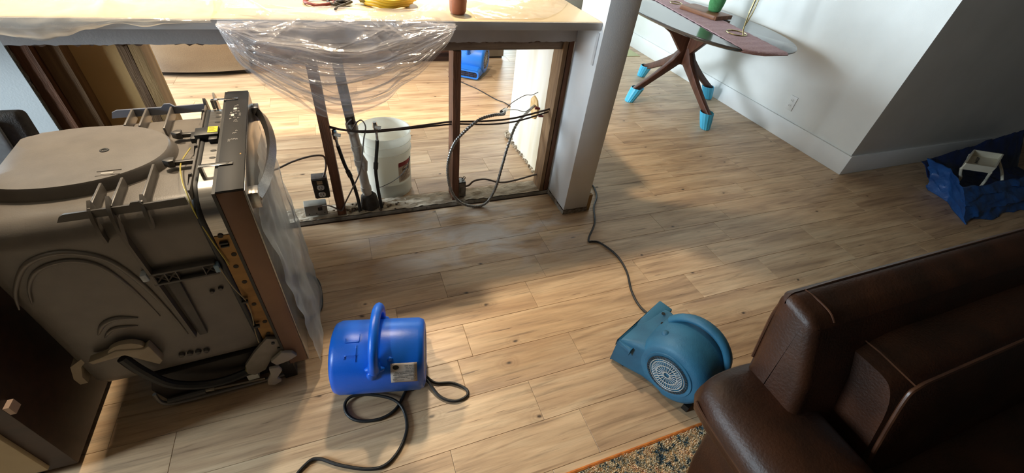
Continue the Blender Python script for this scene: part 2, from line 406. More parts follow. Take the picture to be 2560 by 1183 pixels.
baseboard('baseboard_far_right', [(3.452, 1.665), (6.54, 1.665), (6.54, 1.683), (3.47, 1.683)])
# wall outlet on the right wall
t = thing('wall_outlet', 'white flush outlet plate low on the white right wall', 'outlet', (3.47, 2.328, .225))
M_WHITEP = mat('white_plastic', 'E9E9E6', .35, col2='E2E2DF')
MB().box(3.463, 3.47, 2.293, 2.363, .225, .34).build('cover_plate', M_WHITEP, t, world=True, bevel=.002)
for z in (.262, .304):
    b = MB().prism([(2.328 + .016 * cos(q * pi / 8), z + .014 * sin(q * pi / 8)) for q in range(16)], 3.4605, 3.464, 'x'); b.build('socket', M_WHITEP, t, world=True)
    MB().box(3.4598, 3.461, 2.320, 2.3225, z - .004, z + .006).box(3.4598, 3.461, 2.3335, 2.336, z - .004, z + .006).build('slot', M_BLACKP, t, world=True)

# column at the end of the bar
col = thing('column', kind='structure', loc=(1.18, 1.81, 0))
cm = MB().box(1.10, 1.255, 1.70, 1.93, 0.03, 2.5); cm.build('column_body', mat('column_paint', 'DDDEDF', .5, col2='D2D3D4', nscale=2.5, bump=.06, bscale=160), col, world=True, bevel=.002)
# crumbled foot of the column
b = MB()
def crumb(u, v): 
    q = [(1.10, 1.93), (1.10, 1.70), (1.255, 1.70), (1.255, 1.93)]
    s = u * 3; i = min(int(s), 2); f = s - i; x = q[i][0] + (q[i + 1][0] - q[i][0]) * f; y = q[i][1] + (q[i + 1][1] - q[i][1]) * f
    n = nz(u * 40, v * 3, 2) * .004
    return (x + n + .003 * (1 if x > 1.2 else -1), y + n - .003, v * (.028 + .018 * nz(u * 25, 5)))
b.grid(crumb, 90, 3).build('crumbled_foot', M_CUTEDGE, col, world=True, label='crumbling grey plaster edge')
MB().box(1.095, 1.10, 1.725, 1.742, .86, 1.0).build('batten', M_COUNTERE, col, world=True)
t = thing('trim_1', kind='structure', loc=(1.285, 1.8, 0))
MB().box(1.258, 1.275, 1.715, 1.93, 0, .12).build('trim_board', M_BASE, t, world=True, bevel=.002)
MB().box(1.256, 1.277, 1.700, 1.715, 0, .115).build('end_grain', M_STUDP, t, world=True)

# ------------------------------------------------------------------ opened half-wall under the bar
hw = thing('wall_peninsula', kind='structure', loc=(0, 1.98, 0))
def torn(x0, x1, z0, z1, y0, y1, amp, n, seed):
    """board whose lower edge is torn"""
    b = MB(); pts = [(x0 + (x1 - x0) * i / n, z0 + amp * nz(i * .55, seed) + amp * .6 * nz(i * .17, seed + 4)) for i in range(n + 1)]
    b.prism(pts + [(x1, z1), (x0, z1)], y0, y1, 'y'); return b
torn(-1.024, 1.098, .907, 1.012, 1.92, 1.932, .006, 160, 3).build('header_drywall', M_APRON, hw, world=True, smooth=0)
torn(-1.02, 1.098, .903, .93, 1.932, 1.9345, .012, 200, 9).build('torn_paper', mat('torn_brown_paper', '6E5340', .9, col2='4D382A', nscale=30), hw, world=True, smooth=0)
MB().box(-.13, 1.045, 1.95, 2.045, .862, .935).build('header_board', mat('header_board_wood', '9A8570', .85, col2='75604E', nscale=10, stretch=(.6, 5, 5), bump=.3), hw, world=True, bevel=.002)
b = MB().grid(lambda u, v: (-.655 + 1.755 * u, 1.936 + .114 * v, .016 + .008 * nz(u * 30, v * 4) + .006 * nz(u * 90, v * 12, 3)), 150, 10)
b.box(-.655, 1.10, 1.938, 2.05, -.012, .008)
b.build('sill_plate', M_SILL, hw, world=True)
b = MB()
rr = random.Random(5)
for i in range(90):
    cxr = rr.choice((.03, .03, .03, .02, .05, -.09)); x = cxr + rr.gauss(0, .07); y = 1.985 + rr.gauss(0, .022); s = rr.uniform(.003, .010)
    x = min(max(x, -.6), 1.08); y = min(max(y, 1.93), 2.045)
    b.ball((x, y, .018 + s * .4), s, s * rr.uniform(.6, 1.4), s * .7, 6, 4)
b.build('rubble', M_RUBBLE, hw, world=True, kind='stuff', smooth=0)
def stud(x0, x1, y0, y1, z0, z1, m, lab=None):
    b = MB(); n = 14
    rings = [[(x + .0015 * nz(k * .8, i * 3.1), y + .0015 * nz(k * .8, i * 5.7, 2), z0 + (z1 - z0) * k / n) for i, (x, y) in enumerate(((x0, y0), (x1, y0), (x1, y1), (x0, y1)))] for k in range(n + 1)]
    b.loft(rings).build('stud', m, hw, world=True, smooth=0, label=lab)
stud(-.135, -.092, 1.945, 2.03, .02, .905, M_STUD)
stud(.492, .530, 1.948, 2.038, .02, .86, M_STUD)
stud(1.045, 1.068, 1.936, 2.04, .015, .905, M_STUD2)
stud(1.073, 1.099, 1.934, 2.04, .015, .905, M_STUD)
stud(-1.02, -.972, 1.936, 2.02, 0, .905, M_STUD)
stud(-.970, -.905, 1.965, 2.02, 0, .905, M_STUD2)
stud(-.735, -.702, 1.938, 2.02, 0, .905, M_STUD2)
stud(-.700, -.664, 1.938, 2.02, 0, .905, M_STUDP)
MB().box(-1.02, -.664, 2.022, 2.032, 0, .905).build('backing_board', M_BOARD, hw, world=True)
MB().box(-3.4, -1.0245, 1.92, 1.934, 0, 1.012).build('drywall_sheet', M_DRY, hw, world=True)
torn_e = MB().grid(lambda u, v: (-1.0245 + .004 + .004 * nz(u * 40, v * 4), 1.921 + .013 * v, .0 + .905 * u), 60, 3); torn_e.build('cut_edge', M_CUTEDGE, hw, world=True)
MB().box(-3.4, -1.0245, 1.94, 2.03, 0, 1.01).build('wall_core', M_STUD2, hw, world=True)
# end panel of the peninsula seen through the opening
pm = MB().grid(lambda u, v: (1.101 + .003 * nz(u * 5, v * 6), 2.045 + .635 * u, .0 + (.985) * v), 20, 20).box(1.105, 1.24, 2.045, 2.68, 0, .985)
pm.build('end_panel', M_YELLOWED, hw, world=True)
b = MB()
for i in range(110):
    y = 2.06 + .64 * rr.random() ** .6; s = rr.uniform(.002, .007) * (2.0 if y > 2.58 else 1)
    b.ball((1.098 - rr.uniform(0, .012) * (1.8 if y > 2.5 else 1), y, rr.uniform(.0, .02) * (2 if y > 2.58 else 1)), s, s * rr.uniform(.7, 2), s * rr.uniform(.6, 1.6), 5, 4)
b.build('broken_plaster', mat('broken_plaster', 'C9BCA6', .95, col2='6E5B45', nscale=40), hw, world=True, smooth=0, kind='stuff')
pts = [(2.215, .40), (2.25, .465), (2.30, .475), (2.335, .44), (2.325, .37), (2.285, .33), (2.25, .345)]
MB().prism(pts, 1.090, 1.1015, 'x').build('bare_patch', mat('bare_patch', 'D8B988', .9, col2='C79F66', nscale=30), hw, world=True, label='bare tan patch around the cut cable')
# radiating nail scars: header of the peninsula back (dark wood strip over the middle bay)

# ------------------------------------------------------------------ bar countertop
ct = thing('bar_countertop', 'long cream bar countertop with grey front edge over the opened wall', 'countertop', (-.6, 2.1, 1.013))
MB().box(-3.38, 1.098, 1.724, 2.68, 1.013, 1.047).build('slab', M_COUNTER, ct, world=True, bevel=.003)
MB().box(-3.38, 1.098, 1.720, 1.7245, 1.014, 1.045).build('front_edge', M_COUNTERE, ct, world=True, bevel=.001)

# ------------------------------------------------------------------ blue and clear plastic sheets
FILM = film_mat('clear_plastic_sheet', srgb('F2F0F4'), .17, edge=.45)
FILM2 = film_mat('clear_plastic_sheet_thick', srgb('E8E0D2'), .26, gloss=.07, rough=.07, edge=.5)
swag = [(-.353, 1.021), (-.345, .99), (-.337, .959), (-.323, .906), (-.287, .856), (-.225, .794), (-.143, .73), (-.055, .696), (.044, .706), (.15, .751), (.21, .806), (.283, .852), (.349, .913), (.40, .96), (.428, 1.0)]
def curve_at(pts, u):
    s = u * (len(pts) - 1); i = min(int(s), len(pts) - 2); f = s - i
    p = [Vector((*q, 0)) for q in (pts[max(i - 1, 0)], pts[i], pts[i + 1], pts[min(i + 2, len(pts) - 1)])]
    r = .5 * ((2 * p[1]) + (p[2] - p[0]) * f + (2 * p[0] - 5 * p[1] + 4 * p[2] - p[3]) * f * f + (3 * p[1] - p[0] - 3 * p[2] + p[3]) * f ** 3)
    return r.x, r.y
def ridge(a): return (1 - abs(sin(a))) ** 2.2
def swag_fn(depth, off, seed, amp, lie=True):
    def fn(u, v):
        tx = -.345 + .775 * u; tz = 1.0515
        if lie and v < .25:                          # the part lying on the counter
            k = 1 - v / .25
            side = max(0, abs(u - .5) * 2 - .62) / .38
            h = .003 + .095 * side * sin(pi * min(1, k * 1.2 + .1)) + .010 * max(0, nz(u * 9, k * 4, seed)) + .012 * side * abs(nz(u * 30, k * 8, seed))
            return (tx + .02 * k * nz(u * 3, seed), 1.714 + (.14 * k), tz + h * min(1, k * 3 + .25))
        w = (v - .25) / .75 if lie else v
        bx, bz = curve_at(swag, u)
        bz = tz - (tz - bz) * depth
        e = w ** .9
        x = tx + (bx - tx) * e; z = tz + (bz - tz) * e
        c = max(0, sin(pi * min(max(u, 0), 1))) ** .6
        side = abs(u - .5) * 2
        belly = .05 * sin(pi * min(1, w * .85 + .05)) * c + .03 * max(0, side - .7) / .3 * (1 - w)
        ph = w * 7.5 + 1.6 * sin(u * 3.3 + seed) + 2.6 * nz(u * 2.2, w * 1.6, seed)
        fold = amp * c * (ridge(ph) + .6 * ridge(ph * 1.9 + 3 * nz(u * 4, w * 3, seed + 5)) + .5 * nz(u * 7 - w * 4, w * 6, seed))
        diag = amp * .9 * ridge(u * 13 + (w * 5 if u < .5 else -w * 5) + 4 * nz(u * 3, w * 2, seed + 8)) * (1 - .75 * w) * min(1, side * 2)
        y = 1.713 - off - belly - abs(fold) - diag
        return (x, y, z + .25 * fold)
    return fn
t = thing('plastic_sheet', 'clear plastic sheet gathered and hanging in a deep swag over the bar edge', 'plastic sheet', (.04, 1.72, 1.05), group='plastic sheets on the bar')
MB().grid(swag_fn(1.0, .004, 1.3, .020), 220, 150).build('outer_fold', FILM, t, world=True, smooth=180)
MB().grid(swag_fn(.60, .026, 6.1, .022, False), 180, 90).build('inner_fold', FILM, t, world=True, smooth=180)
MB().grid(swag_fn(.84, .014, 9.4, .026, False), 180, 110).build('middle_fold', FILM, t, world=True, smooth=180)
# sheet on the left half of the counter, drooping over the edge
drop = [(-3.0, 1.0), (-1.6, .985), (-1.2, .995), (-.97, 1.0), (-.903, 1.003), (-.863, .995), (-.812, .986), (-.76, .998), (-.694, 1.018), (-.608, 1.037), (-.551, 1.026), (-.485, 1.036), (-.40, 1.04), (-.28, 1.044)]
def drop_z(x):
    for (a, za), (b_, zb) in zip(drop[:-1], drop[1:]):
        if a <= x <= b_:
            f = (x - a) / (b_ - a); f = f * f * (3 - 2 * f); return za + (zb - za) * f
    return 1.0
def left_fn(u, v):
    x = -2.6 + 2.235 * u
    if v < .7:
        k = 1 - v / .7; y = 1.712 + .75 * k
        h = .004 + .022 * max(0, nz(x * 3.1, y * 4, 1) + .2) * min(1, k * 5) + 0.030 * ridge(x * 7 + y * 16 + 5 * nz(x * 2, y * 3, 4)) * min(1, k * 8) + .003 * nz(x * 30, y * 18, 2)
        return (x, y, 1.05 + max(.001, h))
    w = (v - .7) / .3
    return (x, 1.708 - .012 * sin(pi * w) - .010 * abs(nz(x * 14, w * 2, 7)) - .004, 1.052 + (drop_z(x) - 1.052) * w)
ls = MB().grid(left_fn, 200, 60).build('plastic_sheet', FILM2, smooth=180)
tag(ls, 'rumpled clear plastic sheet covering the left half of the bar counter', 'plastic sheet', 'plastic sheets on the bar')
def right_fn(u, v):
    x = .53 + .55 * u; yf = 1.74 + .30 * max(0, (u - .45) / .55) ** 1.6
    y = yf + .65 * v
    return (x, y, 1.0485 + .002 + .02 * max(0, nz(x * 6, y * 6, 3) + .2) * min(1, v * 6) + .008 * abs(nz(x * 17, y * 13, 5)))
rs = MB().grid(right_fn, 80, 60).build('plastic_sheet', FILM2, smooth=180)
tag(rs, 'flat clear plastic sheet on the counter beside the white column', 'plastic sheet', 'plastic sheets on the bar')

# things lying on the counter
b = MB()
for k in range(3):
    c = Vector((.215 + .008 * k, 1.945 - .004 * k, 1.058 + .012 * k)); r = .085 + .006 * k
    b.tube([c + Vector((r * cos(q * pi / 16), r * .9 * sin(q * pi / 16), .003 * sin(q))) for q in range(32)], .0085, 8, closed=True)
o = b.build('hose_coil', mat('yellow_hose', 'D9B22E', .45, col2='C7A126'), smooth=60); tag(o, 'coiled yellow hose lying on the bar under the plastic', 'hose')
b = MB()
c = Vector((-.035, 1.93, 1.056))
b.tube([c + Vector((.055 * cos(q * pi / 12), .05 * sin(q * pi / 12), .002 * sin(q))) for q in range(24)], .006, 6, closed=True)
o = b.build('red_cable', mat('red_cable', '7A2A22', .5, col2='6A221C'), smooth=60); tag(o, 'looped dark red cable on the bar under the plastic', 'cable')
r5 = random.Random(2)
def tangle(cx_, cy_, w_, d_, n): return smooth_path([(cx_ + r5.uniform(-w_, w_), cy_ + r5.uniform(-d_, d_), 1.056 + r5.uniform(0, .022)) for _ in range(n)], 6)
o = MB().tube(tangle(.035, 1.905, .045, .04, 12) + [(.02, 1.845, 1.056), (.015, 1.82, 1.056)], .005, 6).build('cable_bundle', mat('dark_grey_cable', '3C3A38', .5, col2='2C2A29'), smooth=60); tag(o, 'tangle of dark grey cable on the bar beside the red cable', 'cable')
o = MB().tube(tangle(.125, 1.92, .035, .04, 10), .0058, 6).build('cable_bundle', mat('olive_cable', '8A7E3C', .5, col2='5C5A44', nscale=25), smooth=60); tag(o, 'small tangle of olive cable on the bar next to the yellow hose', 'cable')
b = MB().lathe([(.028, 0), (.033, .01), (.036, .06), (.038, .085), (.034, .085), (.031, .02), (0.002, .012)], 24, Matrix.Translation((.478, 1.825, 1.049)), caps=True)
o = b.build('clay_cup', mat('terracotta', 'A4674A', .6, col2='8E5236', nscale=9), smooth=50); tag(o, 'brown clay cup at the edge of the bar counter', 'cup')

# ------------------------------------------------------------------ plumbing and wiring in the opened wall
M_PVC = mat('grey_drain_pipe', 'D6CFC2', .55, col2='B4AC9E', nscale=14, bump=.15, bscale=60)
M_OLDP = mat('old_drain_pipe', '57473B', .75, col2='3E322A', nscale=20, bump=.3, bscale=60)
t = thing('drain_pipe', 'grey plastic drain pipe with couplings standing between the studs', 'pipe', (.035, 2.0, .02))
def ax_pt(z): return Vector((.036 - .044 * (z / .75), 2.0, z))
def pipe(z0, z1, r): return MB().tube([ax_pt(z0 + (z1 - z0) * k / 6) for k in range(7)], r, 18)
pipe(.03, .50, .0235).build('pipe_body', M_PVC, t, world=True)
pipe(.49, .93, .0225).build('upper_pipe', M_OLDP, t, world=True, label='older brown upper pipe')
for z, h, r in ((.47, .05, .0275), (.37, .03, .0265), (.285, .035, .0275), (.12, .03, .0275)):
    pipe(z, z + h, r).build('coupling', M_PVC, t, world=True, bevel=.002)
MB().tube([ax_pt(.25) + Vector((.012, -.004, 0)), ax_pt(.30) + Vector((.016, -.006, 0)), ax_pt(.34) + Vector((.010, -.002, 0))], [.016, .022, .014], 12).build('tee_stub', M_PVC, t, world=True)
MB().lathe([(.050, .0), (.047, .03), (.041, .07), (.028, .085)], 20, Matrix.Translation((.036, 2.0, .016))).build('floor_boot', mat('dark_putty', '4B443D', .9, col2='37312C', nscale=25, bump=.5), t, world=True)
def supply(lab, pts, top):
    t = thing('water_supply_pipe', lab, 'pipe', (pts[-1][0], pts[-1][1], .02))
    P = smooth_path(pts, 5); n = len(P)
    MB().tube(P[5:], .0088, 10).build('insulation', M_BLACKP, t, world=True)
    MB().tube(P[:7], .0065, 10).build('metal_stub', mat('dull_zinc', 'C3C2BC', .35, .8, col2='8C8A85', nscale=60), t, world=True)
    c = P[0]
    v = MB().tube([c + Vector((0, 0, -.012)), c + Vector((0, 0, .012))], .0115, 8).tube([c + Vector((0, 0, .010)), c + Vector((-.002, 0, .038))], [.014, .010], 8)
    v.build('valve_body', M_CHROME, t, world=True)
    MB().tube([c + Vector((-.004, -.016, .020)), c + Vector((.024, -.022, .016))], [.007, .009], 8).build('valve_handle', M_PVC, t, world=True)
    MB().tube([P[n // 2 - 1], P[n // 2 + 1]], .012, 10).build('clamp', M_BLACKP, t, world=True)
supply('black water pipe leaning against the brown stud, silver valve on top', [(-.074, 1.97, .468), (-.071, 1.97, .418), (-.056, 1.97, .311), (-.035, 1.972, .217), (-.022, 1.962, .11), (-.020, 1.948, .03)], 0)
supply('upright black water pipe with silver valve in front of the bucket', [(.113, 1.965, .495), (.114, 1.966, .434), (.100, 1.968, .34), (.088, 1.97, .25), (.088, 1.962, .13), (.094, 1.95, .03)], 0)

M_ROMEX = mat('brown_cable', '4A3A31', .6, col2='3A2D26', nscale=30)
M_ROMEXG = mat('grey_brown_cable', '6E6157', .6, col2='584C44', nscale=30)
def wire(name, lab, pts, r, m, n=7, k=6, flat=1.0, cat='cable', group=None, parent=None):
    o = MB().tube(smooth_path(pts, k), r, n, flat=flat).build(name, m, parent, smooth=60, world=bool(parent))
    if parent: o['label'] = lab; return o
    return tag(o, lab, cat, group)
wire('wall_cable', 'upper brown cable running level through the studs to the corner post', [(-.095, 1.97, .523), (-.03, 1.958, .505), (.06, 1.955, .494), (.2, 1.958, .492), (.35, 1.965, .498), (.474, 1.972, .503), (.53, 1.975, .500), (.68, 1.975, .492), (.83, 1.975, .497), (.97, 1.978, .520), (1.06, 1.98, .538)], .0052, M_ROMEX, group='cables through the studs')
wire('wall_cable', 'lower of two brown cables running level through the studs', [(-.095, 1.975, .515), (.05, 1.962, .485), (.2, 1.965, .483), (.35, 1.97, .486), (.474, 1.975, .488), (.53, 1.98, .484), (.70, 1.982, .468), (.85, 1.982, .474), (1.0, 1.985, .505), (1.06, 1.988, .52)], .0046, M_ROMEX, group='cables through the studs')
wire('looped_cable', 'flat brown cable looping round the drain pipe down to the grey box', [(.010, 1.965, .555), (-.012, 1.965, .53), (.0, 1.96, .50), (.03, 1.965, .535), (.055, 1.965, .545), (.068, 1.962, .51), (.052, 1.96, .45), (.035, 1.958, .37), (.022, 1.958, .31), (.002, 1.956, .25), (-.040, 1.952, .175), (-.085, 1.945, .10), (-.112, 1.936, .055), (-.140, 1.938, .075), (-.175, 1.955, .085), (-.215, 1.966, .08)], .0052, M_ROMEXG, flat=.6)
wire('slack_cable', 'grey cable sagging from the dishwasher to the hanging outlet', [(-.50, 1.96, .31), (-.43, 1.98, .30), (-.365, 1.99, .31), (-.291, 2.0, .336), (-.216, 2.0, .356), (-.16, 2.0, .358), (-.142, 2.0, .34), (-.148, 2.0, .285), (-.168, 2.0, .235)], .0048, M_ROMEXG)
wire('ground_wire', 'thin dark bare wire reaching across the bucket front', [(.085, 1.965, .165), (.10, 1.962, .158), (.13, 1.96, .17), (.17, 1.958, .19), (.215, 1.957, .225), (.25, 1.957, .275), (.265, 1.957, .325), (.262, 1.957, .335)], .0018, M_BLACKP, 5)
# flexible armoured conduit
t = thing('flex_conduit', 'coiled grey steel flexible conduit looping in front of the middle stud', 'conduit', (.66, 1.9, 0))
cp = smooth_path([(.795, 2.02, .52), (.771, 1.97, .528), (.70, 1.93, .545), (.62, 1.91, .535), (.545, 1.905, .48), (.487, 1.90, .415), (.458, 1.90, .32), (.455, 1.90, .223), (.475, 1.895, .12), (.52, 1.89, .045), (.585, 1.88, .012), (.65, 1.875, .010), (.70, 1.885, .04), (.745, 1.91, .115), (.785, 1.95, .22), (.83, 2.00, .32), (.90, 2.08, .40), (1.0, 2.17, .43), (1.085, 2.26, .425)], 26)
r_ = [.0088 if (i // 2) % 2 == 0 else .0070 for i in range(len(cp))]
MB().tube(cp, r_, 9).build('armour', mat('conduit_steel', '9A9894', .35, .9, col2='83817E', nscale=40), t, world=True, smooth=180)
MB().tube([(.772, 2.0, .524), (.81, 2.04, .518)], .0115, 10).build('connector', M_CHROME, t, world=True)
MB().tube(smooth_path([(.81, 2.04, .518), (.85, 2.06, .545), (.93, 2.08, .575), (.98, 2.09, .572), (1.02, 2.10, .582)]), .002, 5).tube(smooth_path([(.81, 2.04, .515), (.88, 2.07, .50), (.95, 2.10, .47), (1.0, 2.13, .47)]), .002, 5).build('bare_wires', M_BLACKP, t, world=True)
for c in ((1.03, 2.13, .475), (1.055, 2.12, .43)):
    MB().tube([Vector(c), Vector(c) + Vector((.028, -.006, -.004))], [.010, .0065], 8).build('wire_nut', mat('red_wire_nut', '7E1C24', .4, col2='6E161E'), t, world=True)
wire('floor_cable', 'brown cable lying along the sill by the corner post', [(.56, 1.975, .085), (.60, 1.98, .09), (.63, 1.98, .115), (.70, 1.985, .115), (.80, 1.99, .075), (.90, 1.995, .075), (1.0, 2.0, .09), (1.04, 1.995, .10)], .0055, M_ROMEXG)
# junction box by the middle stud
t = thing('junction_box', 'small galvanised junction box fixed low to the middle stud', 'electrical box', (.555, 1.975, .02))
M_GALV = mat('galvanised', '8E8A83', .45, .7, col2='6A655E', nscale=30, bump=.2)
MB().box(.532, .575, 1.962, 1.966, .025, .125).box(.532, .535, 1.962, 2.01, .025, .125).box(.572, .575, 1.962, 2.01, .025, .125).box(.532, .575, 1.962, 2.01, .025, .028).box(.532, .575, 1.962, 2.01, .122, .125).build('box_shell', M_GALV, t, world=True)
MB().tube(smooth_path([(.54, 1.98, .125), (.535, 1.975, .15), (.552, 1.972, .155), (.558, 1.98, .13)]), .0022, 5).tube(smooth_path([(.56, 1.98, .125), (.575, 1.975, .148), (.563, 1.972, .158), (.556, 1.98, .13)]), .0022, 5).build('copper_loop', mat('dull_copper', '5B4A30', .5, .6, col2='4A3A24'), t, world=True)
MB().box(.545, .562, 1.958, 1.962, .05, .09).build('clamp', M_GALV, t, world=True)
# hanging duplex outlet
t = thing('hanging_outlet', 'duplex outlet in a dark box hanging beside the brown stud', 'outlet', (-.19, 1.99, .12))
MB().box(-.228, -.155, 1.985, 2.04, .115, .235).build('box_shell', mat('dark_box', '3A3330', .6, col2='5A524C', nscale=30), t, world=True, bevel=.003)
MB().box(-.222, -.161, 1.979, 1.985, .118, .232).build('face_recess', M_BLACKP, t, world=True)
for z in (.145, .188):
    rc = MB().prism([(-.190 + .017 * cos(q * pi / 8), z + max(-.0135, min(.0135, .017 * sin(q * pi / 8)))) for q in range(16)], 1.970, 1.979, 'y')
    rc = rc.build('receptacle', M_WHITEP, t, world=True)
    MB().box(-.1975, -.195, 1.9685, 1.9705, z - .002, z + .008).box(-.185, -.1825, 1.9685, 1.9705, z - .002, z + .008).box(-.192, -.188, 1.9685, 1.9705, z - .010, z - .006).build('slot', M_BLACKP, rc, world=True)
MB().box(-.203, -.177, 1.975, 1.980, .207, .228).build('mounting_strap', M_CHROME, t, world=True)
for z in (.15, .225): MB().tube([(-.150, 1.99, z), (-.135, 1.985, z)], .0014, 5).build('nail', M_GALV, t, world=True)
# grey box on the sill
t = thing('conduit_box', 'flat grey metal box resting on the sill below the hanging outlet', 'electrical box', (-.24, 1.98, .02))
Mx = Matrix.Translation((-.238, 1.985, .058)) @ Matrix.Rotation(.08, 4, 'Z') @ Matrix.Rotation(.06, 4, 'Y')
MB().box(-.055, .055, -.025, .03, -.034, .032, Mx).build('box_shell', mat('grey_box_paint', '9B988F', .5, col2='8A877E', nscale=25), t, world=True, bevel=.004)
MB().tube([Mx @ Vector((.01, -.026, .008)), Mx @ Vector((.03, -.028, .010))], .009, 8).build('cable_entry', M_BLACKP, t, world=True)
for q in (-.035, .0, .04): MB().tube([Mx @ Vector((q, -.027, -.018)), Mx @ Vector((q, -.0245, -.018))], .0028, 6).build('knockout', M_BLACKP, t, world=True)

# ------------------------------------------------------------------ bucket
t = thing('bucket', 'translucent white plastic bucket standing on the floor behind the studs', 'bucket', (.168, 2.185, 0))
M_BUCK = mat('bucket_plastic', 'FAF9F2', .35, col2='F4F3EA', nscale=3)
nt_ = M_BUCK.node_tree; bb = nt_.nodes['Principled BSDF']; tl_ = nt_.nodes.new('ShaderNodeBsdfTranslucent'); tl_.inputs[0].default_value = (.95, .94, .88, 1)
mx_ = nt_.nodes.new('ShaderNodeMixShader'); mx_.inputs[0].default_value = .5
nt_.links.new(bb.outputs[0], mx_.inputs[1]); nt_.links.new(tl_.outputs[0], mx_.inputs[2]); nt_.links.new(mx_.outputs[0], nt_.nodes['Material Output'].inputs[0])
prof = [(.0, .004), (.122, .0), (.126, .004), (.130, .17), (.1345, .265), (.1345, .27), (.1395, .27), (.1395, .285), (.1355, .285), (.1365, .325), (.141, .325), (.141, .334), (.137, .334), (.1375, .372), (.142, .372), (.142, .382), (.139, .384), (.135, .382), (.1345, .36), (.125, .02), (.0, .012)]
MB().lathe(prof, 56, caps=False).build('bucket_body', M_BUCK, t, smooth=30)
MB().lathe([(.0, .09), (.1275, .09)], 40, caps=False).build('water', mat('milky_water', 'DCDFD6', .08, col2='D4D8CE'), t)
for s in (-1, 1):
    MB().box(-.012, .012, -.004, .006, .286, .325, Matrix.Rotation(s * pi / 2 + .4, 4, 'Z') @ Matrix.Translation((0, -.139, 0))).build('bail_ear', M_BUCK, t, bevel=.002)
def patch(a0, a1, z0, z1, rz, off, nu=10):
    return MB().grid(lambda u, v: ((rz(z0 + (z1 - z0) * v) + off) * cos(a0 + (a1 - a0) * u), (rz(z0 + (z1 - z0) * v) + off) * sin(a0 + (a1 - a0) * u), z0 + (z1 - z0) * v), nu, 3)
rz = lambda z: .126 + .0265 * z
A0, A1 = radians(-70), radians(-24)
lab_ = patch(A0, A1, .105, .225, rz, .0006).build('label', mat('bucket_label', 'C9B9A4', .5, col2='BDAC97', nscale=30), t)
patch(A0 + .02, A1, .205, .232, rz, .0012).build('label_band', mat('label_red', '8E2226', .5, col2='7C1A1E'), lab_)
ring = []
for k in range(24):
    q = 2 * pi * k / 24; a = (A0 + A1) / 2 + .2 * cos(q); z = .180 + .022 * sin(q); ring.append(((rz(z) + .0012) * cos(a), (rz(z) + .0012) * sin(a), z))
MB().tube(ring, .0014, 4, closed=True).build('label_emblem', M_BLACKP, lab_)
b = MB()
for k in range(5):
    z = .115 + .008 * k; c = patch(A0 + .08, A1 - .1 - .1 * (k % 3), z, z + .0025, rz, .0012); b.add(c.v, c.f)
c = patch(A0 + .22, A1 - .25, .176, .186, rz, .0014); b.add(c.v, c.f)
b.build('label_print', mat('label_print', '4E3E36', .6, col2='443530'), lab_, kind='stuff')

# ------------------------------------------------------------------ dishwasher pulled out of its bay
TH = radians(3.7)
dw = thing('dishwasher', 'grey-tubbed built-in dishwasher pulled out, stainless door wrapped in plastic film', 'dishwasher', (-.269, 1.014, 0), TH)
M_DOOR_REFL = mat('door_side_brown_reflection', '7A5C48', .35, .35, col2='705340', nscale=6)  # steel door edge; the floor's brown reflection is put into the colour
M_PANEL = mat('control_glass', '201D1B', .5, col2='1B1817', nscale=8, spec=.25)
tub_r = []
for x, gy, gz in ((-.125, .0, .0), (-.30, .002, .001), (-.50, .004, .002), (-.545, .006, .004), (-.562, .012, .010), (-.572, .024, .022), (-.576, .045, .042)):
    tub_r.append([(x, y, z) for y, z in rrect(.032 + gy, .578 - gy, .165 + gz, .798 - gz, max(.02, .062 - gy * .2), 8)])
MB().loft(tub_r).build('tub', M_TUB, dw, smooth=40)
# raised dome on the tub roof
def oval(k, z, lim):
    out = []
    for i in range(56):
        q = 2 * pi * i / 56; ce, se = cos(q), sin(q)
        out.append((max(lim, -.405 + (.220 * k) * ce), .308 + (.168 * k) * abs(se) ** .92 * (1 if se > 0 else -1), z))
    return out
dome = MB().loft([oval(1.0, .790, -.553), oval(1.0, .799, -.553), oval(.955, .822, -.548), oval(.935, .8265, -.543), oval(.5, .828, -.5), oval(.05, .829, -.5)]).build('roof_dome', M_TUB, dw, smooth=40)
MB().lathe([(.011, 0), (.010, .002), (.006, .002), (.0055, .0005)], 18, Matrix.Translation((-.341, .309, .828))).build('centre_hole', M_BLACKP, dome)
MB().box(-.335, -.285, .198, .1995, .826, .8285).box(-.335, -.285, .178, .1795, .825, .8275).build('moulded_mark', M_TUBD, dome)
MB().box(-.325, -.300, .184, .193, .8262, .8275).build('moulded_plate', mat('pale_plate', 'A8A39C', .5), dome)
# ribs
def rib(x0, x1, y0, y1, z0, z1, m=M_TUBD, n='rib'): return MB().box(x0, x1, y0, y1, z0, z1).build(n, m, dw, bevel=.0015)
for x, ye in ((-.320, .150), (-.280, .165), (-.222, .215)): rib(x - .003, x + .003, .04, ye, .792, .824)
for x, ye in ((-.325, .462), (-.288, .45), (-.224, .42)): rib(x - .003, x + .003, ye, .572, .792, .826)
MB().prism([(-.385, .800), (-.375, .815), (-.365, .820), (-.245, .821), (-.24, .828), (-.225, .828), (-.22, .819), (-.135, .822), (-.135, .800)], .036, .041, 'y').build('side_lip', M_TUBK, dw)
MB().prism([(-.385, .800), (-.378, .818), (-.365, .824), (-.25, .824), (-.24, .834), (-.225, .834), (-.215, .824), (-.125, .826), (-.125, .800)], .572, .578, 'y').build('side_lip', mat('blue_grey_plastic', '6D7280', .4, col2='646976'), dw)
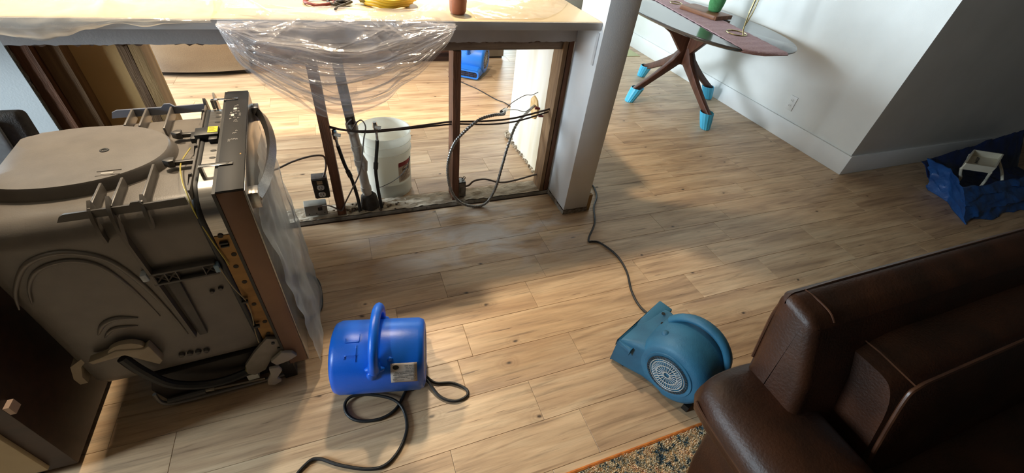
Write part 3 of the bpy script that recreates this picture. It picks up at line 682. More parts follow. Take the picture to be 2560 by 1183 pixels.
# long curved ribs running down the side
def side_rib(x, z0, z1, dx=0.0, th=.007, h=.018):
    pts = [(x, .062, .822), (x, .045, .812), (x, .034, .79)] + [(x + dx * k / 6, .030, .76 + (z1 - .76) * k / 6) for k in range(7)]
    b = MB(); rings = []
    for i, p in enumerate(pts):
        q = Vector(p); nrm = Vector((0, -1, 0)) if i > 2 else Vector((0, -.7, .7))
        if i == 0: nrm = Vector((0, -.2, 1))
        a = q - nrm * .01; c = q + nrm * h
        rings.append([(a.x - th / 2, a.y, a.z), (a.x + th / 2, a.y, a.z), (c.x + th / 2, c.y, c.z), (c.x - th / 2, c.y, c.z)])
    return b.loft(rings).build('side_rib', M_TUBD, dw)
side_rib(-.283, .82, .34, .012)
side_rib(-.320, .82, .735, h=.012)
side_rib(-.222, .82, .755, h=.010)
rib(-.283, -.135, .012, .034, .612, .619, M_TUBK, 'cross_rib'); rib(-.283, -.135, .012, .034, .575, .582, M_TUBK, 'cross_rib')
MB().box(-.283, -.135, .026, .034, .582, .612).build('cross_channel', M_TUBK, dw)
for cx_ in (-.262, -.238, -.152):
    b = MB()
    for a in (-1, 1): b.tube([(cx_ - .012, .016, .597 - a * .013), (cx_ + .012, .016, .597 + a * .013)], .002, 4)
    b.box(cx_ - .0135, cx_ - .0115, .013, .03, .582, .612).box(cx_ + .0115, cx_ + .0135, .013, .03, .582, .612).build('truss', M_TUBD, dw)
MB().prism([(-.262, .575), (-.232, .575), (-.240, .335), (-.262, .335)], .022, .034, 'y').build('side_channel', M_TUBK, dw, bevel=.003)
MB().box(-.300, -.285, .010, .034, .598, .622).build('corner_block', mat('pale_blue_plastic', 'A9B3BC', .4), dw, bevel=.003)
MB().box(-.140, -.128, .008, .030, .585, .610).build('clip', mat('blue_clip', '7F9DB5', .4), dw, bevel=.002)
# moulded arches on the tub side
def side_pt(px_, py_, ly):
    C = Vector((0, 0, CAM_H)); d = RX * ((px_ - 1280) / FPX) + RY * ((py_ - 591.5) / FPX) + RZ
    ey = Vector((-sin(TH), cos(TH), 0)); ex = Vector((cos(TH), sin(TH), 0)); O = Vector((-.269, 1.014, 0))
    k = (ly - (C - O).dot(ey)) / d.dot(ey); q = C + d * k - O
    return Vector((q.dot(ex), ly, q.z))
def arch(pix, r, m=M_TUB):
    pts = smooth_path([side_pt(x, y, .0335) for x, y in pix], 6)
    n = len(pts); rr_ = [r * min(1, .25 + 3.0 * min(i, n - 1 - i) / n) for i in range(n)]
    return MB().tube(pts, rr_, 10).build('moulded_arch', m, dw, smooth=180)
arch([(48, 775), (38, 730), (58, 670), (110, 640), (180, 632), (270, 650), (350, 705), (420, 775), (470, 835)], .0065)
arch([(80, 760), (72, 720), (88, 682), (130, 660), (190, 652), (255, 668), (330, 722), (400, 790)], .0055)
arch([(246, 838), (258, 812), (290, 797), (345, 795)], .007)
arch([(262, 845), (285, 822), (345, 815)], .005)
# black hooks on the roof
for y in (.390, .228):
    b = MB().box(-.185, -.125, y - .006, y + .006, .806, .818)
    b.prism([(-.205, y - .002), (-.19, y + .012), (-.178, y + .010), (-.178, y - .012), (-.19, y - .014)], .806, .826, 'z')
    b.build('roof_hook', M_TUBK, dw, bevel=.0015)
b = MB().box(-.128, -.123, .05, .575, .795, .832); b.build('flange_wall', M_TUBD, dw)
for y in (.12, .27, .335, .50):
    MB().prism([(-.142, .806), (-.124, .806), (-.124, .838), (-.130, .838)], y - .004, y + .004, 'y').build('gusset', M_TUBK, dw)
MB().prism([(.545, .80), (.578, .80), (.572, .835), (.56, .85), (.55, .838)], -.130, -.122, 'x').build('end_tab', M_TUBD, dw)
MB().prism([(.55, .80), (.59, .80), (.585, .845), (.572, .862), (.556, .85)], -.100, -.094, 'x').build('end_tab', M_STEEL, dw)
# steel frame running over the roof and down both sides
def u_path(off):
    pts = [(.022 + off, .12), (.022 + off, .3), (.022 + off, .5), (.022 + off, .70)]
    r = .075
    for k in range(9):
        q = pi - k * pi / 16; pts.append((.022 + off + r + r * cos(q), .748 - off + r * sin(q)))
    for k in range(9):
        q = pi / 2 - k * pi / 16; pts.append((.588 - off - r + r * cos(q), .748 - off + r * sin(q)))
    pts += [(.588 - off, .70), (.588 - off, .5), (.588 - off, .12)]
    return pts
rings = [[(-.116, y, z) for y, z in ()]]
A = u_path(0); B = u_path(.010)
rings = [[(-.112, a[0], a[1]), (-.068, a[0], a[1]), (-.068, b_[0], b_[1]), (-.112, b_[0], b_[1])] for a, b_ in zip(A, B)]
frame = MB().loft(rings).build('frame_rail', M_STEEL, dw, smooth=40)
MB().tube([(-.120, y, z) for y, z in u_path(.006)], .010, 8).build('door_gasket', M_RUBBER, dw, smooth=60)
for y in (.50, .472, .435, .255, .215, .175): MB().lathe([(.006, 0), (.006, .0012), (.003, .0012)], 12, Matrix.Translation((-.088, y, .8228)) @ Matrix.Diagonal((1.3, .8, 1, 1))).build('rail_hole', M_BLACKP, frame)
RS = Matrix.Rotation(pi / 2, 4, 'X')
for x, z in ((-.096, .70), (-.085, .63), (-.093, .585), (-.090, .52), (-.092, .42), (-.085, .33), (-.09, .27), (-.095, .26)):
    MB().lathe([(.0065, 0), (.0065, .0012), (.003, .0012)], 12, Matrix.Translation((x, .0198, z)) @ RS).build('rail_hole', mat('hole_dark', '2E2418', .7), frame)
MB().box(-.1115, -.0685, .0200, .0222, .125, .70).build('side_reflection', mat('steel_brown_reflection', '8A6A3E', .4, .6, col2='775832', nscale=10, stretch=(1, 1, 3)), frame, label='golden brown reflection painted along the steel side rail')  # added plate whose colour paints the brown reflected in the steel rail
# door
door = MB().box(-.063, -.004, .0, .61, .10, .842).build('door', M_DOOR_REFL, dw, bevel=.002)
MB().box(-.070, -.0625, -.002, .612, .10, .845).build('door_seal', M_BLACKP, door)
MB().box(-.004, .0, .0, .61, .10, .842).build('front_panel', M_STEELD, door, bevel=.001)
pan = MB().box(-.062, -.001, .001, .609, .842, .848).build('control_panel', M_PANEL, door, bevel=.0015)
def ic(b, x, y, w, l): b.box(x - w / 2, x + w / 2, y - l / 2, y + l / 2, .848, .8484)
b = MB()
for x, y in ((-.028, .492), (-.034, .486), (-.026, .468), (-.031, .45), (-.036, .448), (-.024, .447), (-.020, .43), (-.031, .432), (-.045, .425), (-.034, .405), (-.030, .388), (-.045, .398), (-.044, .44), (-.033, .378), (-.027, .376), (-.024, .40), (-.020, .418), (-.033, .30), (-.028, .302), (-.026, .315), (-.043, .262), (-.036, .263), (-.030, .264), (-.024, .262), (-.043, .254)):
    for k in range(3): ic(b, x - .002 + k * .002, y + (k % 2) * .002, .0011, .006 - .001 * k)
b.build('panel_icons', mat('icon_grey', '9A948C', .5), pan)
b = MB(); ic(b, -.034, .468, .009, .013); ic(b, -.040, .422, .008, .016); b.build('panel_windows', mat('icon_white', 'CFCAC0', .4), pan)
b = MB(); ic(b, -.012, .175, .003, .006); b.build('panel_light', mat('icon_amber', 'B98A3A', .4), pan)
# bowed bar handle
hp = smooth_path([(.012, .045, .785), (.030, .10, .787), (.046, .20, .788), (.052, .305, .788), (.046, .41, .788), (.030, .51, .787), (.012, .565, .785)], 6)
han = MB().tube(hp, .024, 4, flat=.55, up=(1, 0, 0)).build('handle', M_STEEL, door, smooth=40)
for y in (.030, .548): MB().box(-.002, .020, y, y + .038, .763, .811).build('handle_post', M_STEEL, han, bevel=.002)
# protective film hanging off the door front
DFILM = film_mat('door_film', srgb('E4EEF2'), .30, gloss=.03, rough=.3, edge=.25)
def dfilm(u, v):
    y = .005 + .66 * u; z = .76 - .70 * v
    bul = .010 + .050 * v * sin(pi * min(1, .15 + .8 * u)) + .012 * nz(u * 5, v * 6, 2) + .006 * nz(u * 14, v * 12, 5)
    return (max(.003, bul), y + .04 * v * u, z)
MB().grid(dfilm, 50, 60).build('protective_film', DFILM, door, smooth=180, label='milky protective plastic film')
# mounting tabs
for y in (.128, .540):
    b = MB().box(-.105, -.028, y - .007, y + .007, .8495, .8515); b.build('mounting_tab', M_CHROME, dw, bevel=.0008)
    MB().lathe([(.004, 0), (.004, .0006), (.001, .0006)], 10, Matrix.Translation((-.040, y, .8514))).build('tab_hole', M_BLACKP, dw)
    MB().box(-.106, -.098, y - .007, y + .007, .822, .850).build('tab_foot', M_STEEL, dw)
# latch and yellow sticker
lt = MB().box(-.135, -.075, .320, .368, .823, .842).box(-.150, -.130, .330, .372, .812, .828).box(-.100, -.078, .300, .322, .823, .836).build('door_latch', M_BLACKP, dw, bevel=.002)
MB().box(-.102, -.077, .330, .366, .842, .8432).build('warning_sticker', mat('yellow_sticker', 'E2C81E', .45, col2='DABF18', nscale=20), lt, label='yellow warning sticker')
b = MB()
for k in range(4): b.box(-.099, -.082 - .004 * (k % 2), .336 + .007 * k, .3385 + .007 * k, .8432, .8435)
b.build('sticker_print', mat('sticker_print', '8A7A18', .6), lt)
# thin wires beside the gasket
MB().tube(smooth_path([(-.150, .30, .815), (-.165, .22, .813), (-.150, .12, .818), (-.135, .06, .815), (-.128, .03, .78), (-.118, .016, .70), (-.105, .014, .60)]), .0018, 5).build('wire', mat('yellow_wire', 'B9A646', .5), dw)
MB().tube(smooth_path([(-.128, .010, .60), (-.118, .006, .52), (-.104, .008, .45), (-.108, .010, .38), (-.120, .012, .30), (-.125, .014, .24)]), .0016, 5).build('wire', mat('pale_wire', 'A39470', .5), dw)
for z in (.45, .33): MB().box(-.116, -.100, .004, .014, z - .004, z + .004).build('wire_clip', M_BLACKP, dw)
MB().box(-.105, -.085, .012, .022, .675, .680).box(-.105, -.085, .012, .022, .665, .669).build('wire_clip', M_BLACKP, dw)
# hinge, counterweight bracket, hose and base
M_HINGE = mat('hinge_grey', '8C867C', .5, .3, col2='7C766C', nscale=20)
hg = MB().prism([(-.098, .262), (-.066, .245), (-.060, .18), (-.082, .165), (-.110, .150), (-.140, .100), (-.178, .085), (-.196, .105), (-.190, .150), (-.150, .205)], .004, .018, 'y').build('hinge_plate', M_HINGE, dw, bevel=.003)
MB().prism([(-.112, .155), (-.070, .190), (-.040, .175), (-.030, .150), (-.060, .135), (-.100, .128)], -.012, .003, 'y').build('hinge_arm', mat('hinge_pale', 'A8A296', .5, col2='9C968A'), hg, bevel=.003)
MB().prism([(-.125, .125), (-.095, .120), (-.090, .095), (-.115, .06), (-.105, .035), (-.13, .022), (-.15, .035), (-.145, .06), (-.128, .09)], -.016, -.004, 'y').build('hinge_link', mat('hinge_pale', 'A8A296'), hg, bevel=.003)
for x, z in ((-.085, .235), (-.075, .20), (-.118, .105), (-.128, .042)): MB().lathe([(.0055, 0), (.0055, .003), (.002, .004)], 10, Matrix.Translation((x, .003, z)) @ RS).build('rivet', M_BLACKP, hg)
br = MB().prism([(-.520, .352), (-.515, .338), (-.44, .345), (-.385, .268), (-.372, .282), (-.378, .362), (-.392, .352), (-.45, .372), (-.49, .358)], .004, .030, 'y').build('pulley_bracket', mat('tan_bracket', 'A39682', .55, col2='968975', nscale=16), dw, bevel=.003)
MB().prism([(-.432 + .042 * cos(q * pi / 12), .355 + .034 * sin(q * pi / 12)) for q in range(13)], .008, .026, 'y').build('pulley', mat('tan_bracket', 'A39682'), br, bevel=.003)
MB().tube(smooth_path([(-.455, .015, .325), (-.435, .006, .26), (-.40, .004, .17), (-.34, .004, .12), (-.27, .008, .098), (-.20, .02, .095)]), .014, 10).build('drain_hose', M_RUBBER, dw)
for k in range(4): MB().lathe([(.009, 0), (.007, .008), (.003, .010)], 10, Matrix.Translation((-.335 + .021 * k, .032, .258 - .003 * k)) @ RS).build('peg', M_TUBK, dw)
for x, z in ((-.178, .50), (-.155, .505)): MB().lathe([(.007, 0), (.005, .008)], 10, Matrix.Translation((x, .032, z)) @ RS).build('peg', M_TUBK, dw)
M_BASEK = mat('base_pan_dark', '241E1A', .6, col2='2E2722', nscale=12)
base = MB().prism([(-.455, .022), (-.475, .10), (-.45, .165), (-.06, .165), (-.06, .022)], .045, .565, 'y').build('base_pan', M_BASEK, dw, bevel=.004)
MB().tube(smooth_path([(-.472, .040, .085), (-.468, .032, .045), (-.445, .028, .026), (-.40, .026, .022), (-.30, .024, .020), (-.18, .022, .018), (-.09, .022, .018)]), .0065, 8).build('base_rail', mat('rail_grey', '8F8A84', .4, .6), base)
MB().tube([(-.33, .030, .040), (-.16, .020, .030)], .004, 6).tube([(-.345, .031, .041), (-.315, .029, .039)], .0065, 8).build('leveling_rod', mat('rail_pale', 'A59A88', .5, .3), base)
MB().tube([(-.45, .034, .036), (-.34, .030, .040)], .010, 8).build('rod_sleeve', M_TUBK, base)
MB().box(-.100, -.058, .015, .06, 0, .135).build('front_foot', M_BLACKP, base, bevel=.003)
MB().box(-.100, -.058, .55, .595, 0, .10).build('front_foot', M_BLACKP, base, bevel=.003)
MB().box(-.46, -.42, .06, .10, 0, .03).box(-.46, -.42, .51, .55, 0, .03).build('rear_feet', M_BLACKP, base)
MB().box(-.205, -.170, .010, .040, .055, .085).build('terminal_block', mat('white_terminal', 'C9CDC6', .5), base, bevel=.002)
MB().box(-.200, -.178, .012, .04, .090, .118).build('valve', mat('olive_valve', '8E8348', .5), base, bevel=.003)
MB().prism([(.332, -.552), (.310, -.585), (.255, -.602), (.225, -.600), (.225, -.582), (.255, -.582), (.300, -.565), (.325, -.54)], .040, .075, 'y', Matrix(((0, 0, 1, 0), (0, 1, 0, 0), (1, 0, 0, 0), (0, 0, 0, 1)))).build('rear_tab', mat('tan_bracket', 'A39682'), dw)
wire('power_cord', 'short black cord bulging out on the floor beside the dishwasher door', [(-.30, 1.56, .006), (-.277, 1.54, .006), (-.248, 1.493, .006), (-.237, 1.427, .006), (-.236, 1.344, .006), (-.252, 1.303, .006), (-.285, 1.285, .006)], .0058, M_RUBBER, parent=dw)

# ------------------------------------------------------------------ dark cabinet and chair at the left
t = thing('side_cabinet', 'dark brown cabinet with cream door left of the dishwasher', 'cabinet', (-1.34, 1.1, 0))
M_DKB = mat('dark_brown_wood', '3A2417', .5, col2='2E1B11', nscale=5, stretch=(1, 8, 8))
MB().box(-1.75, -.93, .885, 1.30, .02, .98).build('carcass', M_DKB, t, world=True, bevel=.002)
MB().box(-1.70, -.985, .872, .885, .045, .96).build('door', mat('cream_door', 'B5A482', .55, col2='AA9977'), t, world=True, bevel=.002)
MB().box(-1.73, -.95, .90, 1.28, 0, .02).build('plinth', M_BLACKP, t, world=True)
MB().box(-.930, -.918, .886, .912, .325, .355).build('corner_bracket', mat('pinkish_bracket', 'B79C8C', .6), t, world=True)
t = thing('upholstered_chair', 'grey upholstered chair at the left edge behind the dishwasher', 'chair', (-1.2, 1.55, 0))
M_GREYF = mat('grey_fabric', '7C7874', .9, col2='6E6A66', nscale=60, bump=.3, bscale=300)
M_GREYD = mat('dark_grey_fabric', '4C4641', .9, col2='3E3935', nscale=60, bump=.3, bscale=300)
MB().prism([(1.60, .44), (1.66, .44), (1.69, .79), (1.64, .80)], -1.42, -.945, 'x').build('backrest', M_GREYD, t, world=True, bevel=.015, seg=3)
MB().prism([(1.585, .47), (1.60, .47), (1.635, .78), (1.622, .78)], -1.40, -1.00, 'x').build('back_pad', mat('light_grey_fabric', '9A9996', .9, col2='8C8B88', nscale=60), t, world=True, bevel=.01)
MB().box(-1.42, -.965, 1.34, 1.64, .40, .48).build('seat', M_GREYF, t, world=True, bevel=.02, seg=3)
for x in (-1.39, -1.0):
    for y in (1.37, 1.61): MB().tube([(x, y, .41), (x, y, 0)], [.02, .013], 10).build('leg', M_STUD, t, world=True)
b = MB().grid(lambda u, v: (-1.03 + .075 * cos(2 * pi * u) * sin(pi * v) * (1 + .3 * nz(u * 6, v * 5)), 1.47 + .07 * sin(2 * pi * u) * sin(pi * v) * (1 + .3 * nz(u * 6, v * 5, 2)), .61 - .12 * cos(pi * v)), 30, 18, wrapu=True)
o = b.build('plastic_bag', mat('blue_bag', '3E63A6', .35, col2='2C4B8C', nscale=14), smooth=60); tag(o, 'crumpled blue bag on the grey chair', 'bag')

# ------------------------------------------------------------------ air movers
M_BLUE = mat('blue_fan_plastic', '0A62D8', .34, col2='0A5CCC', nscale=4, bump=.05, bscale=260)
M_BLUE2 = mat('kitchen_fan_plastic', '2A78D8', .36, col2='2670CC', nscale=4)
M_GRILL = mat('grille_white', 'C9C6BE', .4, col2='BDBAB2')
M_CAVE = mat('fan_inside', '15110F', .8, col2='1C1815')
def rotY90(sgn): return Matrix.Rotation(sgn * pi / 2, 4, 'Y')
def grille(parent, cx, sgn, cy, cz, r, rings=4, spokes=16, m=M_GRILL, nm='inlet_grille'):
    b = MB()
    for k in range(1, rings + 1):
        q = r * k / rings
        b.tube([(cx, cy + q * cos(a * pi / 20), cz + q * sin(a * pi / 20)) for a in range(40)], .0016, 4, closed=True)
    for s in range(spokes):
        a = 2 * pi * s / spokes; b.tube([(cx, cy + .014 * cos(a), cz + .014 * sin(a)), (cx, cy + r * cos(a), cz + r * sin(a))], .0016, 4)
    b.lathe([(.016, -.002), (.016, .002)], 16, Matrix.Translation((cx, cy, cz)) @ rotY90(sgn))
    return b.build(nm, m, parent)
def barrel_fan(name, lab, loc, rotz, m, L=.31, R=.127):
    t = thing(name, lab, 'fan', loc, rotz); zc = R + .022; h = L / 2
    prof = [(.082, -h + .006), (.088, -h), (R - .022, -h), (R - .007, -h + .006), (R, -h + .022), (R + .001, 0), (R, h - .022), (R - .007, h - .006), (R - .022, h), (.088, h), (.082, h - .006)]
    MB().lathe(prof, 56, Matrix.Translation((0, 0, zc)) @ rotY90(1), caps=False).build('housing', m, t, smooth=50)
    for s in (-1, 1):
        MB().lathe([(.083, 0), (.083, .05), (.0, .05)] if s < 0 else [(.083, 0), (.083, -.05), (.0, -.05)], 32, Matrix.Translation((s * (h - .006), 0, zc)) @ rotY90(1), caps=False).build('inlet_cavity', M_CAVE, t)
        grille(t, s * (h - .004), s, 0, zc, .084)
    # outlet spout on the far side (+y)
    sp = rrect(-h + .012, h - .012, .018, .112, .03, 5)
    sp2 = rrect(-h + .018, h - .018, .016, .088, .025, 5)
    MB().loft([[(x, .02, z) for x, z in sp], [(x, .12, z) for x, z in sp], [(x, 0.170, z) for x, z in sp2], [(x, 0.176, z) for x, z in sp2]]).build('outlet_spout', m, t, smooth=40)
    lip = MB().loft([[(x, .172, z) for x, z in rrect(-h + .018, h - .018, .016, .088, .025, 5)], [(x, .186, z) for x, z in rrect(-h + .018, h - .018, .016, .088, .025, 5)],
               [(x, .186, z) for x, z in rrect(-h + .032, h - .032, .028, .076, .018, 5)], [(x, .168, z) for x, z in rrect(-h + .032, h - .032, .028, .076, .018, 5)]], caps=False).build('outlet_lip', m, t, smooth=40)
    MB().loft([[(x, .1762, z) for x, z in rrect(-h + .030, h - .030, .027, .077, .018, 5)], [(x, .1770, z) for x, z in rrect(-h + .030, h - .030, .027, .077, .018, 5)]]).build('outlet_dark', M_CAVE, lip)
    b = MB()
    for k in range(1, 6): b.tube([(-h + .03 + (L - .06) * k / 6, .181, .029), (-h + .03 + (L - .06) * k / 6, .181, .075)], .0016, 4)
    for z in (.045, .06): b.tube([(-h + .032, .181, z), (h - .032, .181, z)], .0016, 4)
    b.build('outlet_grid', mat('grid_navy', '1B2C6E', .5), lip)
    # carrying handle arching over the barrel
    hp = []
    for k in range(25):
        q = radians(143 - 112 * k / 24); sh = sin(pi * k / 24); so = .060 * max(0, sh) ** .55 * (.75 + .25 * k / 24) + .002
        hp.append((-.004, (R + so) * cos(q), zc + (R + so) * sin(q)))
    hd = MB().tube(hp, [.0205 + (.005 if k < 2 else 0) for k in range(25)], 12, flat=.8).build('carry_handle', m, t, smooth=70)
    q = radians(144); e = Vector((-.004, (R + .002) * cos(q), zc + (R + .002) * sin(q)))
    MB().ball(e, .034, .013, .012, 14, 8).ball(e + Vector((-.010, -.010, -.022)), .018, .012, .022, 12, 8).build('handle_foot', m, hd, smooth=70)
    q = radians(31); e = Vector((-.004, R * cos(q), zc + R * sin(q)))
    MB().ball(e, .030, .014, .014, 14, 8).build('handle_foot', m, hd, smooth=70)
    MB().ball((.045, (R) * cos(radians(130)), zc + R * sin(radians(130))), .010, .008, .008, 10, 6).build('rivet', m, t, smooth=70)
    for x in (-h + .06, h - .05):
        for y in (-.055, .11): MB().tube([(x, y, .040), (x, y, .0)], [.013, .011], 10).build('foot', M_BLACKP, t)
    return t, R, zc, h
FY = radians(-12.4)
f1, R, zc, h = barrel_fan('air_mover', 'bright blue barrel air mover with arched handle and rating label, standing mid floor', (-.022, .925, 0), FY, M_BLUE)
def on_barrel(x, ang, off): return (x, (R + off) * cos(ang), zc + (R + off) * sin(ang))
def barrel_patch(x0, x1, a0, a1, off, nu=6, nv=10): return MB().grid(lambda u, v: on_barrel(x0 + (x1 - x0) * u, a0 + (a1 - a0) * v, off), nu, nv)
la0, la1 = radians(137), radians(169)
lb = barrel_patch(.046, .132, la0, la1, .0022).build('rating_label', mat('label_paper', 'A79D93', .5, col2='9C9288', nscale=30), f1, solid=.0008)
b = MB(); rr = random.Random(3)
for row in range(11):
    a = la0 + radians(4 + row * 2.3); xs = .052 if row > 3 else .090
    x = xs + rr.uniform(0, .006)
    while x < .124:
        w_ = rr.uniform(.004, .018); 
        if rr.random() < .75:
            c = barrel_patch(x, min(x + w_, .127), a, a + radians(.9), .0030, 1, 1); b.add(c.v, c.f)
        x += w_ + .002
b.build('label_print', mat('fan_label_print', '5A534C', .6), lb, kind='stuff')
cl = MB().grid(lambda u, v: on_barrel(.062 + (.010 * v) * cos(2 * pi * u) * (1.15 if cos(2 * pi * u) > 0 else .9), la0 + radians(6) + radians(3.4) * v * sin(2 * pi * u), .0032), 16, 3, wrapu=True); cl.build('label_logo', M_BLACKP, lb)
# moulded letters on the barrel
b = MB()
for x0, x1, a0, a1 in ((-.100, -.056, 102, 103), (-.058, -.056, 90, 103), (-.102, -.060, 122, 123), (-.066, -.064, 108, 132), (-.102, -.100, 96, 103), (-.102, -.100, 122, 128)):
    c = barrel_patch(x0, x1, radians(a0), radians(a1), .0022, 4, 4); b.add(c.v, c.f)
b.build('moulded_letters', M_BLUE, f1, solid=.0016)
wire('power_cord', 'black cord coiled round the bright blue air mover and out of frame', [(.112, .872, .06), (.126, .868, .02), (.154, .842, .007), (.213, .824, .007), (.257, .785, .007), (.252, .757, .007), (.205, .750, .007), (.156, .785, .007), (.12, .86, .02), (.09, .88, .012), (.044, .845, .007), (-.004, .783, .007), (-.062, .763, .007), (-.128, .776, .007), (-.165, .81, .007), (-.172, .852, .008), (-.145, .872, .016), (-.079, .857, .018), (-.006, .816, .016), (.022, .768, .007), (.021, .70, .007), (-.012, .64, .007), (-.062, .604, .007), (-.118, .608, .007), (-.201, .648, .007), (-.26, .687, .007), (-.296, .685, .007), (-.345, .63, .007), (-.38, .50, .007)], .0055, M_RUBBER, parent=f1)
f2, *_ = barrel_fan('air_mover', 'blue air mover with outlet slot in the kitchen behind the bar', (1.165, 3.955, 0), radians(147), M_BLUE2)
wire('power_cord', 'thin black cord on the kitchen floor leading to the far blue fan', [(.93, 3.86, .006), (1.008, 3.735, .005), (1.07, 3.63, .005), (1.122, 3.54, .005), (1.217, 3.313, .005), (1.27, 3.24, .005), (1.305, 3.1, .005), (1.30, 2.9, .005), (1.31, 2.5, .005)], .0042, M_RUBBER, parent=f2)

# teal snail blower
M_TEAL = mat('teal_fan_plastic', '2F6B8A', .55, col2='255A78', nscale=9, detail=6, bump=.12, bscale=220)
t3 = thing('snail_blower', 'small teal snail blower with round white inlet grille beside the sofa', 'blower', (1.06, .59, 0), radians(22.5))
# local x: drum axis (towards -x the grille faces), +y: the mouth
R3 = .138; Z3 = .150
def snail(k, xo):
    out = []
    for i in range(40):
        q = radians(-90 + 360 * i / 40); r = (R3 + .012 * ((i / 40)) ) * k
        out.append((xo, r * cos(q), Z3 + r * sin(q) * .98))
    return out
MB().loft([snail(.60, -.105), snail(.78, -.107), snail(.88, -.098), snail(.965, -.075), snail(1.0, -.035), snail(1.02, .03), snail(1.0, .085), snail(.90, .125), snail(.6, .138)]).build('drum', M_TEAL, t3, smooth=50)
# mouth: a flat wide duct leaving the drum at floor level
def duct(y, x0, x1, z0, z1, r): return [(x, y, z) for x, z in rrect(x0, x1, z0, z1, r, 4)]
MB().loft([duct(.0, -.095, .115, .012, .19, .03), duct(.08, -.10, .125, .012, .20, .03), duct(.15, -.115, .15, .010, .185, .022), duct(.205, -.125, .165, .010, .155, .015), duct(.212, -.128, .168, .008, .158, .012)]).build('outlet_duct', M_TEAL, t3, smooth=45)
MB().loft([duct(.213, -.112, .152, .022, .142, .012), duct(.2145, -.112, .152, .022, .142, .012)]).build('outlet_dark', M_CAVE, t3)
MB().prism([(-.128, .150), (.168, .150), (.168, .176), (.03, .165), (-.128, .125)], .150, .214, 'y').build('outlet_lip', M_TEAL, t3, bevel=.006)
MB().lathe([(.080, 0), (.080, .03), (.0, .03)], 32, Matrix.Translation((-.1085, 0, Z3)) @ rotY90(1), caps=False).build('inlet_cavity', M_CAVE, t3)
b = MB().lathe([(.078, .0), (.084, -.004), (.094, -.004), (.098, .004)], 40, Matrix.Translation((-.106, 0, Z3)) @ rotY90(1), caps=False); b.build('inlet_rim', M_TEAL, t3, smooth=60)
b = MB()
gx = -.113
for q in (.012, .040, .060, .068): b.tube([(gx, q * cos(a * pi / 20), Z3 + q * sin(a * pi / 20)) for a in range(40)], .0013, 4, closed=True)
for s in range(20):
    a = 2 * pi * s / 20; b.tube([(gx, .012 * cos(a), Z3 + .012 * sin(a)), (gx, .040 * cos(a), Z3 + .040 * sin(a))], .0012, 4)
for s in range(40):
    a = 2 * pi * s / 40; b.tube([(gx, .040 * cos(a), Z3 + .040 * sin(a)), (gx, .060 * cos(a), Z3 + .060 * sin(a))], .0012, 4)
b.build('inlet_grille', M_GRILL, t3)
b = MB()
for q in (.074, .079): b.tube([(gx, q * cos(a * pi / 20), Z3 + q * sin(a * pi / 20)) for a in range(40)], .0012, 4, closed=True)
for s in range(40):
    a = 2 * pi * s / 40; b.tube([(gx, .068 * cos(a), Z3 + .068 * sin(a)), (gx, .081 * cos(a), Z3 + .081 * sin(a))], .0011, 4)
b.build('outer_grille', mat('grille_black', '2A2522', .5), t3)
# moulded handle over the drum
hp = [(.035, (R3 + .010 + .030 * sin(pi * k / 18)) * cos(radians(115 - 130 + 130 * (1 - k / 18) * 1.0 + 10)), Z3 + (R3 + .008 + .030 * sin(pi * k / 18)) * sin(radians(115 - 130 + 130 * (1 - k / 18) + 10))) for k in range(19)]
hp = []
for k in range(19):
    a = radians(40 + 120 * k / 18); so = .006 + .030 * sin(pi * k / 18); hp.append((.045, (R3 + so) * cos(a), Z3 + (R3 + so) * sin(a)))
MB().tube(hp, .020, 10, flat=.75).build('carry_handle', M_TEAL, t3, smooth=70)
MB().ball((-.045, .085, Z3 + .105), .016, .016, .012, 12, 8).build('moulded_boss', M_TEAL, t3, smooth=70)
MB().tube([(.03, -.130, Z3 + .045), (.03, -.158, Z3 + .050)], [.016, .012], 12).build('moulded_boss', M_TEAL, t3, smooth=70)
for x, y, z in ((.10, .16, .188), (.035, .13, .205)): MB().lathe([(.008, 0), (.008, .002), (.003, .002)], 12, Matrix.Translation((x, y, z))).build('screw_hole', M_BLACKP, t3)
MB().tube([(-.02, -.135, .038), (.12, -.135, .038)], .014, 10).build('motor_foot', mat('worn_metal', '8F887C', .4, .7), t3)
for x, y in ((-.09, .17), (.13, .17), (-.06, -.11), (.10, -.11)): MB().box(x - .012, x + .012, y - .012, y + .012, 0, .03).build('foot', M_BLACKP, t3)
wire('power_cord', 'black cord running from the teal blower across the floor to the column', [(1.185, .83, .05), (1.175, .86, .02), (1.156, .95, .007), (1.17, 1.05, .007), (1.22, 1.178, .007), (1.231, 1.299, .007), (1.193, 1.407, .007), (1.155, 1.43, .007), (1.135, 1.435, .007), (1.16, 1.475, .007), (1.247, 1.573, .007), (1.319, 1.714, .007), (1.385, 1.80, .007), (1.414, 1.867, .007), (1.425, 1.93, .007), (1.40, 2.02, .007), (1.33, 2.10, .007)], .0055, M_RUBBER, parent=t3)

# ------------------------------------------------------------------ kitchen beyond the bar
t = thing('refrigerator', 'stainless refrigerator with bowed freezer drawer beyond the bar', 'refrigerator', (-1.03, 4.35, 0))
def bowed(x0, x1, z0, z1, y, bow, n=14, d=.07):
    b = MB(); out = []
    front = [(x0 + (x1 - x0) * k / n, y - bow * sin(pi * (k / n)) ** .8) for k in range(n + 1)]
    b.prism(front + [(x1, y + d), (x0, y + d)], z0, z1, 'z'); return b
bowed(-1.40, -.70, .045, .62, 4.06, .05).build('freezer_drawer', M_STEELD, t, world=True, bevel=.004)
bowed(-1.40, -1.054, .63, 1.78, 4.06, .035).build('door', M_STEELD, t, world=True, bevel=.004)
bowed(-1.046, -.70, .63, 1.78, 4.06, .035).build('door', M_STEELD, t, world=True, bevel=.004)
MB().box(-1.39, -.71, 4.13, 4.75, .03, 1.78).build('body', mat('fridge_grey', '6A6865', .5, .3), t, world=True)
